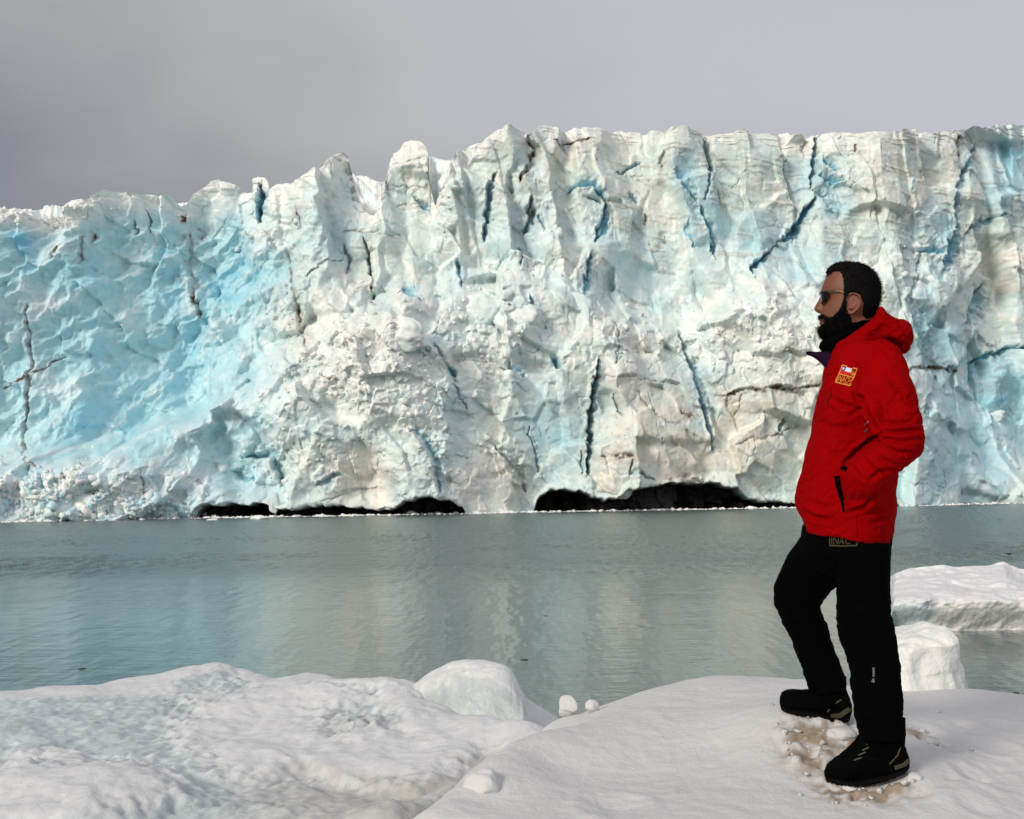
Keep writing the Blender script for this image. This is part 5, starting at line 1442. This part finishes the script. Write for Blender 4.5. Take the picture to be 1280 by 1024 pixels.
    # ---- gaiter and the open collar flap
    gr = [(1050, 410, 1092, 400, 0, .066), (1040, 417, 1090, 410, 0, .070), (1031, 424, 1080, 420, 0, .070), (1024.5, 430, 1074, 428, 0, .068), (1023.5, 435, 1066, 438, 0, .064), (1028, 440.5, 1060, 448, 0, .064), (1033, 446, 1058, 458, 0, .066), (1036, 456, 1056, 464, 0, .06)]
    me = fuse("neck_gaiter", [loft(gr, 60, 48)], .004, 4)
    V, NN = get_v(me), get_n(me)
    set_v(me, V + NN * (.004 * fbm(V[:, 0] / .04, V[:, 2] / .014, 3, 565))[:, None])
    link("neck_gaiter", me, m_black, body)
    ps = []
    fl = [(1008.8, 440.6, 1008.8, 444.0, -.035, .012), (1014, 440.2, 1015, 446, -.045, .018), (1022, 439.8, 1024, 452.5, -.052, .024), (1031, 439.5, 1032, 461, -.058, .030), (1040, 441, 1038.5, 470, -.062, .036), (1050, 447, 1044, 474, -.06, .040)]
    me = raw_mesh("collar_flap", *loft(fl, 40, 28)); link("collar_flap", me, m_navy, body)
    fl2 = [(1007.8, 439.6, 1008.2, 443.2, -.035, .013), (1012, 439.3, 1012.5, 442.8, -.043, .016), (1018, 439.6, 1018, 442.6, -.05, .014)]
    link("collar_tab", raw_mesh("collar_tab", *loft(fl2, 16, 16)), m_black, body)

    # ---- trousers
    me = fuse("trousers", [loft(PELVIS, 40, 60), loft(NEAR_LEG, 110, 44), loft(FAR_LEG, 110, 44)], .0048, 5)
    V, NN = get_v(me), get_n(me); px, py = man_px(V)
    d = .005 * fbm(V[:, 0] / .09 + V[:, 1] / .1, V[:, 2] / .06, 4, 571)
    low = sstep(790, 840, py)
    d += .008 * low * .7 * fbm(V[:, 0] / .06 + V[:, 2] / .05, V[:, 2] / .035 - V[:, 0] / .07 + V[:, 1] / .07, 3, 573)
    kn = np.exp(-((py - 770) / 26) ** 2); d += .006 * kn * fbm(V[:, 0] / .08 + V[:, 2] / .05, V[:, 2] / .02, 3, 574)
    set_v(me, V + NN * d[:, None])
    trousers = link("trousers", me, m_black, body)

    # ---- socks between hem and shoe
    for sr in ([(1070, 900, 1132, 898, -.09, .070), (1074, 920, 1132, 922, -.09, .064), (1080, 942, 1130, 946, -.09, .05)], [(1013, 848, 1058, 846, .30, .055), (1017, 868, 1058, 868, .30, .052), (1022, 884, 1057, 884, .30, .044)]):
        link("sock", raw_mesh("sock", *loft(sr, 16, 28)), m_black, body)

    # ---- shoes
    SHOES = {True: [(1030.5, 962, 1031, 969, -.09, .014), (1033, 956, 1033, 973, -.09, .032), (1041, 949, 1041, 975, -.09, .045), (1054, 939, 1054, 977, -.09, .051), (1066, 928, 1067, 978, -.09, .050), (1077, 914, 1081, 978, -.09, .046), (1093, 905, 1094, 976, -.09, .044), (1111, 906, 1111, 972, -.09, .042), (1124, 920, 1123, 967, -.09, .040), (1132.5, 936, 1132, 963, -.09, .034), (1137, 948, 1137, 958, -.09, .016)],
             False: [(975, 870, 975.5, 881, .30, .016), (978, 864.5, 978, 886, .30, .034), (987, 861.5, 988, 889.5, .30, .045), (1001, 862, 1002, 891.5, .30, .050), (1017, 860, 1018, 893, .30, .048), (1033, 850, 1034, 898, .30, .044), (1046, 846, 1047, 902, .30, .043), (1056, 858, 1056, 902, .30, .039), (1062.5, 873, 1062, 897, .30, .030), (1065.5, 882, 1065, 890, .30, .014)]}
    for nr_, rows in SHOES.items():
        me = fuse("shoe", [loft(rows, 70, 40, ex=.9)], .003, 3)
        V, NN = get_v(me), get_n(me)
        set_v(me, V + NN * (.0025 * fbm(V[:, 0] / .03, V[:, 2] / .02, 3, 581))[:, None])
        sh = link("shoe", me, m_shoe, body)
        bvh = BVHTree.FromPolygons([tuple(v) for v in get_v(me)], [tuple(p.vertices) for p in me.polygons])
        n = len(rows)
        # lugged sole
        th = 6.0
        so = [(a if 0 < i < n - 1 else a - .5, d_ - th, c_, d_ + 1.0, e_, f_ * 1.06 + .002) for i, (a, b, c_, d_, e_, f_) in enumerate(rows)]
        V, F = loft(so, 60, 28, ex=.6)
        hx, hy = man_px(V); low_ = V[:, 2] < np.median(V[:, 2])
        V[:, 2] -= .004 * (np.sin(hx * 1.15) > .1) * low_
        link("sole", raw_mesh("sole", V, F), m_sole, sh)
        strips = ([([(1118, 960), (1130, 956), (1137, 949)], 2.6), ([(1112, 955), (1122, 944), (1127, 930)], .9)] if nr_ else [([(1038, 896), (1050, 894.5), (1062, 886)], 3.0), ([(1034, 890), (1042, 880), (1052, 874.5)], 1.0)])
        for pts, wd in strips:
            decal("heel_trim", [strip(pts, wd)], bvh, m_trim, sh, .0016)
        lac = [([(1073, 944), (1082, 940)], .9), ([(1078, 938), (1086, 934)], .9), ([(1067, 950), (1077, 947)], .9), ([(1083, 931), (1090, 927)], .9)] if nr_ else []
        if lac: decal("lace", [strip(p_, w_) for p_, w_ in lac], bvh, m_trim, sh, .002)

    # ---- badges and fittings
    jv = get_v(jacket.data)
    jb = BVHTree.FromPolygons([tuple(v) for v in jv], [tuple(p.vertices) for p in jacket.data.polygons])
    # chest badge: its corners in the photograph
    bo, bu, bv = np.array([1053.8, 456.3]), np.array([18.2, 4.8]), np.array([-9.2, 21.2])
    B = lambda u, v: tuple(bo + bu * u + bv * v)
    box = lambda u0, v0, u1, v1: quad([B(u0, v0), B(u1, v0), B(u1, v1), B(u0, v1)])
    ln = lambda pts, w_: strip([B(*q) for q in pts], w_)
    bd = bpy.data.objects.new("chest_badge", None); COL.objects.link(bd); bd.parent = jacket
    decal("badge_outline", [ln([(0, 0), (.32, .03)], .8), ln([(.70, .02), (1.02, 0)], .8), ln([(0, 0), (0, 1)], .75), ln([(0, 1), (1, 1)], .8), ln([(1, 0), (1, 1)], .65), ln([(0, .52), (1, .52)], .8)], jb, m_gold, bd, .0020)
    decal("flag_canton", [box(.04, .07, .28, .30)], jb, m_blueF, bd, .0016)
    cx, cy = .16, .185
    star = [B(cx + (.105 if k % 2 == 0 else .045) * math.sin(k * math.pi / 5), cy - (.10 if k % 2 == 0 else .043) * math.cos(k * math.pi / 5)) for k in range(10)]
    decal("flag_star", [fan(star)], jb, m_whiteF, bd, .0024)
    decal("flag_white", [box(.28, .07, .66, .30)], jb, m_whiteF, bd, .0016)
    decal("flag_red", [box(.04, .30, .66, .46)], jb, m_redF, bd, .0016)
    decal("emblem", [ln([(.70, .32), (.74, .18), (.80, .30), (.74, .42), (.70, .32)], .6), ln([(.82, .18), (.82, .44), (.82, .32), (.92, .28), (.93, .44)], .6)], jb, m_gold, bd, .0022)
    text_decal("lettering", "INACH", lambda u, v: B(.06 + .88 * u, .94 - .36 * v), jb, m_gold, bd, .0022, .006)
    decal("pocket_zip", [strip([(1046.5, 595), (1048.5, 607), (1052.5, 624), (1054.5, 640)], [3.6, 3.4, 2.6, .8])], jb, m_black, jacket, .0030)
    decal("cuff_tab", [strip([(1050.5, 586.5), (1055, 585), (1059, 587.5)], [1.8, 2.8, 2.2])], jb, m_black, jacket, .0030)
    decal("zip_pull", [strip([(1040, 489), (1036, 497), (1033, 505)], 1.0)], jb, m_seam, jacket, .0025)
    decal("reflective_fleck", [strip([(1081, 531), (1086, 527)], .6), strip([(1080, 540), (1085, 536)], .5)], jb, m_grey, jacket, .0020)
    tv = get_v(trousers.data)
    tb = BVHTree.FromPolygons([tuple(v) for v in tv], [tuple(p.vertices) for p in trousers.data.polygons])
    hb = bpy.data.objects.new("hip_badge", None); COL.objects.link(hb); hb.parent = trousers
    Q = lambda u, v: (1037.5 + 34 * u, 668.5 + 13.5 * v + .6 * math.sin(u * 3))
    decal("badge_outline", [strip([Q(0, 0), Q(0, 1)], .6), strip([Q(0, 1), Q(.5, 1), Q(1, .98)], .8), strip([Q(1, .1), Q(1, .98)], .6)], tb, m_dgold, hb, .003)
    text_decal("lettering", "INACH", lambda u, v: Q(.06 + .88 * u, .84 - .70 * v), tb, m_dgold, hb, .003, .004)
    decal("leg_logo", [strip([(1092, 834), (1092, 846)], 1.3), strip([(1092, 848), (1091, 853)], [1.3, 2.2])], tb, m_grey, trousers, .0025)
    return body


# ---- marks laid on the cloth: flat shapes given in the photograph's pixels and dropped on to the surface below
def quad(c, n=8):
    c = np.array(c, float)
    u, v = np.meshgrid(np.linspace(0, 1, n), np.linspace(0, 1, n)); u, v = u.ravel()[:, None], v.ravel()[:, None]
    P = (c[0] * (1 - u) + c[1] * u) * (1 - v) + (c[3] * (1 - u) + c[2] * u) * v
    return P, [tuple(f) for f in grid_faces(n, n)]


def fan(pts):
    P = np.r_[[np.mean(pts, axis=0)], np.array(pts)]; n = len(pts)
    return P, [(0, 1 + i, 1 + (i + 1) % n) for i in range(n)]


def strip(pts, w):
    a = np.array(pts, float); ws = np.broadcast_to(np.asarray(w, float), (len(a),))
    seg = np.r_[0, np.cumsum(np.linalg.norm(np.diff(a, axis=0), axis=1))]
    n = max(4, int(seg[-1] / 1.5) + 2); u = np.linspace(0, seg[-1], n)
    u = np.unique(np.r_[u, seg]); n = len(u)
    P = np.c_[np.interp(u, seg, a[:, 0]), np.interp(u, seg, a[:, 1])]; W_ = np.interp(u, seg, ws)
    T = np.gradient(P, axis=0); T /= np.linalg.norm(T, axis=1)[:, None] + 1e-9; Nn = np.c_[-T[:, 1], T[:, 0]]
    V = np.stack([P + Nn * W_[:, None], P, P - Nn * W_[:, None]], 1).reshape(-1, 2)
    return V, [tuple(f) for f in grid_faces(n, 3)]


def decal(name, shapes, bvh, m, parent, off):
    Vs, Fs, o_ = [], [], 0
    cl = np.array([(CAM - ORG) @ EX, (CAM - ORG) @ EY, (CAM - ORG)[2]])
    for P, F in shapes:
        tgt = L3(P[:, 0], P[:, 1], 0.0)
        V = []
        for q in tgt:
            dr = q - cl; dr /= np.linalg.norm(dr)
            hit, nn, i, dist = bvh.ray_cast(Vector(cl), Vector(dr))
            if hit is None:
                V.append(None); continue
            nn = np.array(nn); nn = nn if nn @ dr < 0 else -nn
            V.append(np.array(hit) + nn * off)
        keep = {}
        base = len(Vs)
        for i, v in enumerate(V):
            if v is not None: keep[i] = len(Vs); Vs.append(v)
        Fs += [tuple(keep[i] for i in f) for f in F if all(i in keep for i in f)]
    me = bpy.data.meshes.new(name); me.from_pydata([tuple(v) for v in Vs], [], Fs); me.update()
    return link(name, me, m, parent)


def text_decal(name, s, fn, bvh, m, parent, off, bold):
    cu = bpy.data.curves.new("t", 'FONT'); cu.body = s; cu.offset = bold; cu.resolution_u = 2
    o = bpy.data.objects.new("t", cu); COL.objects.link(o)
    dg = bpy.context.evaluated_depsgraph_get(); dg.update()
    me = bpy.data.meshes.new_from_object(o.evaluated_get(dg))
    V = get_v(me); F = [tuple(p.vertices) for p in me.polygons]
    bpy.data.objects.remove(o); bpy.data.meshes.remove(me); bpy.data.curves.remove(cu)
    lo, hi = V[:, :2].min(0), V[:, :2].max(0)
    uv = (V[:, :2] - lo) / (hi - lo)
    P = np.array([fn(u, v) for u, v in uv])
    return decal(name, [(P, F)], bvh, m, parent, off)


person = build_person()
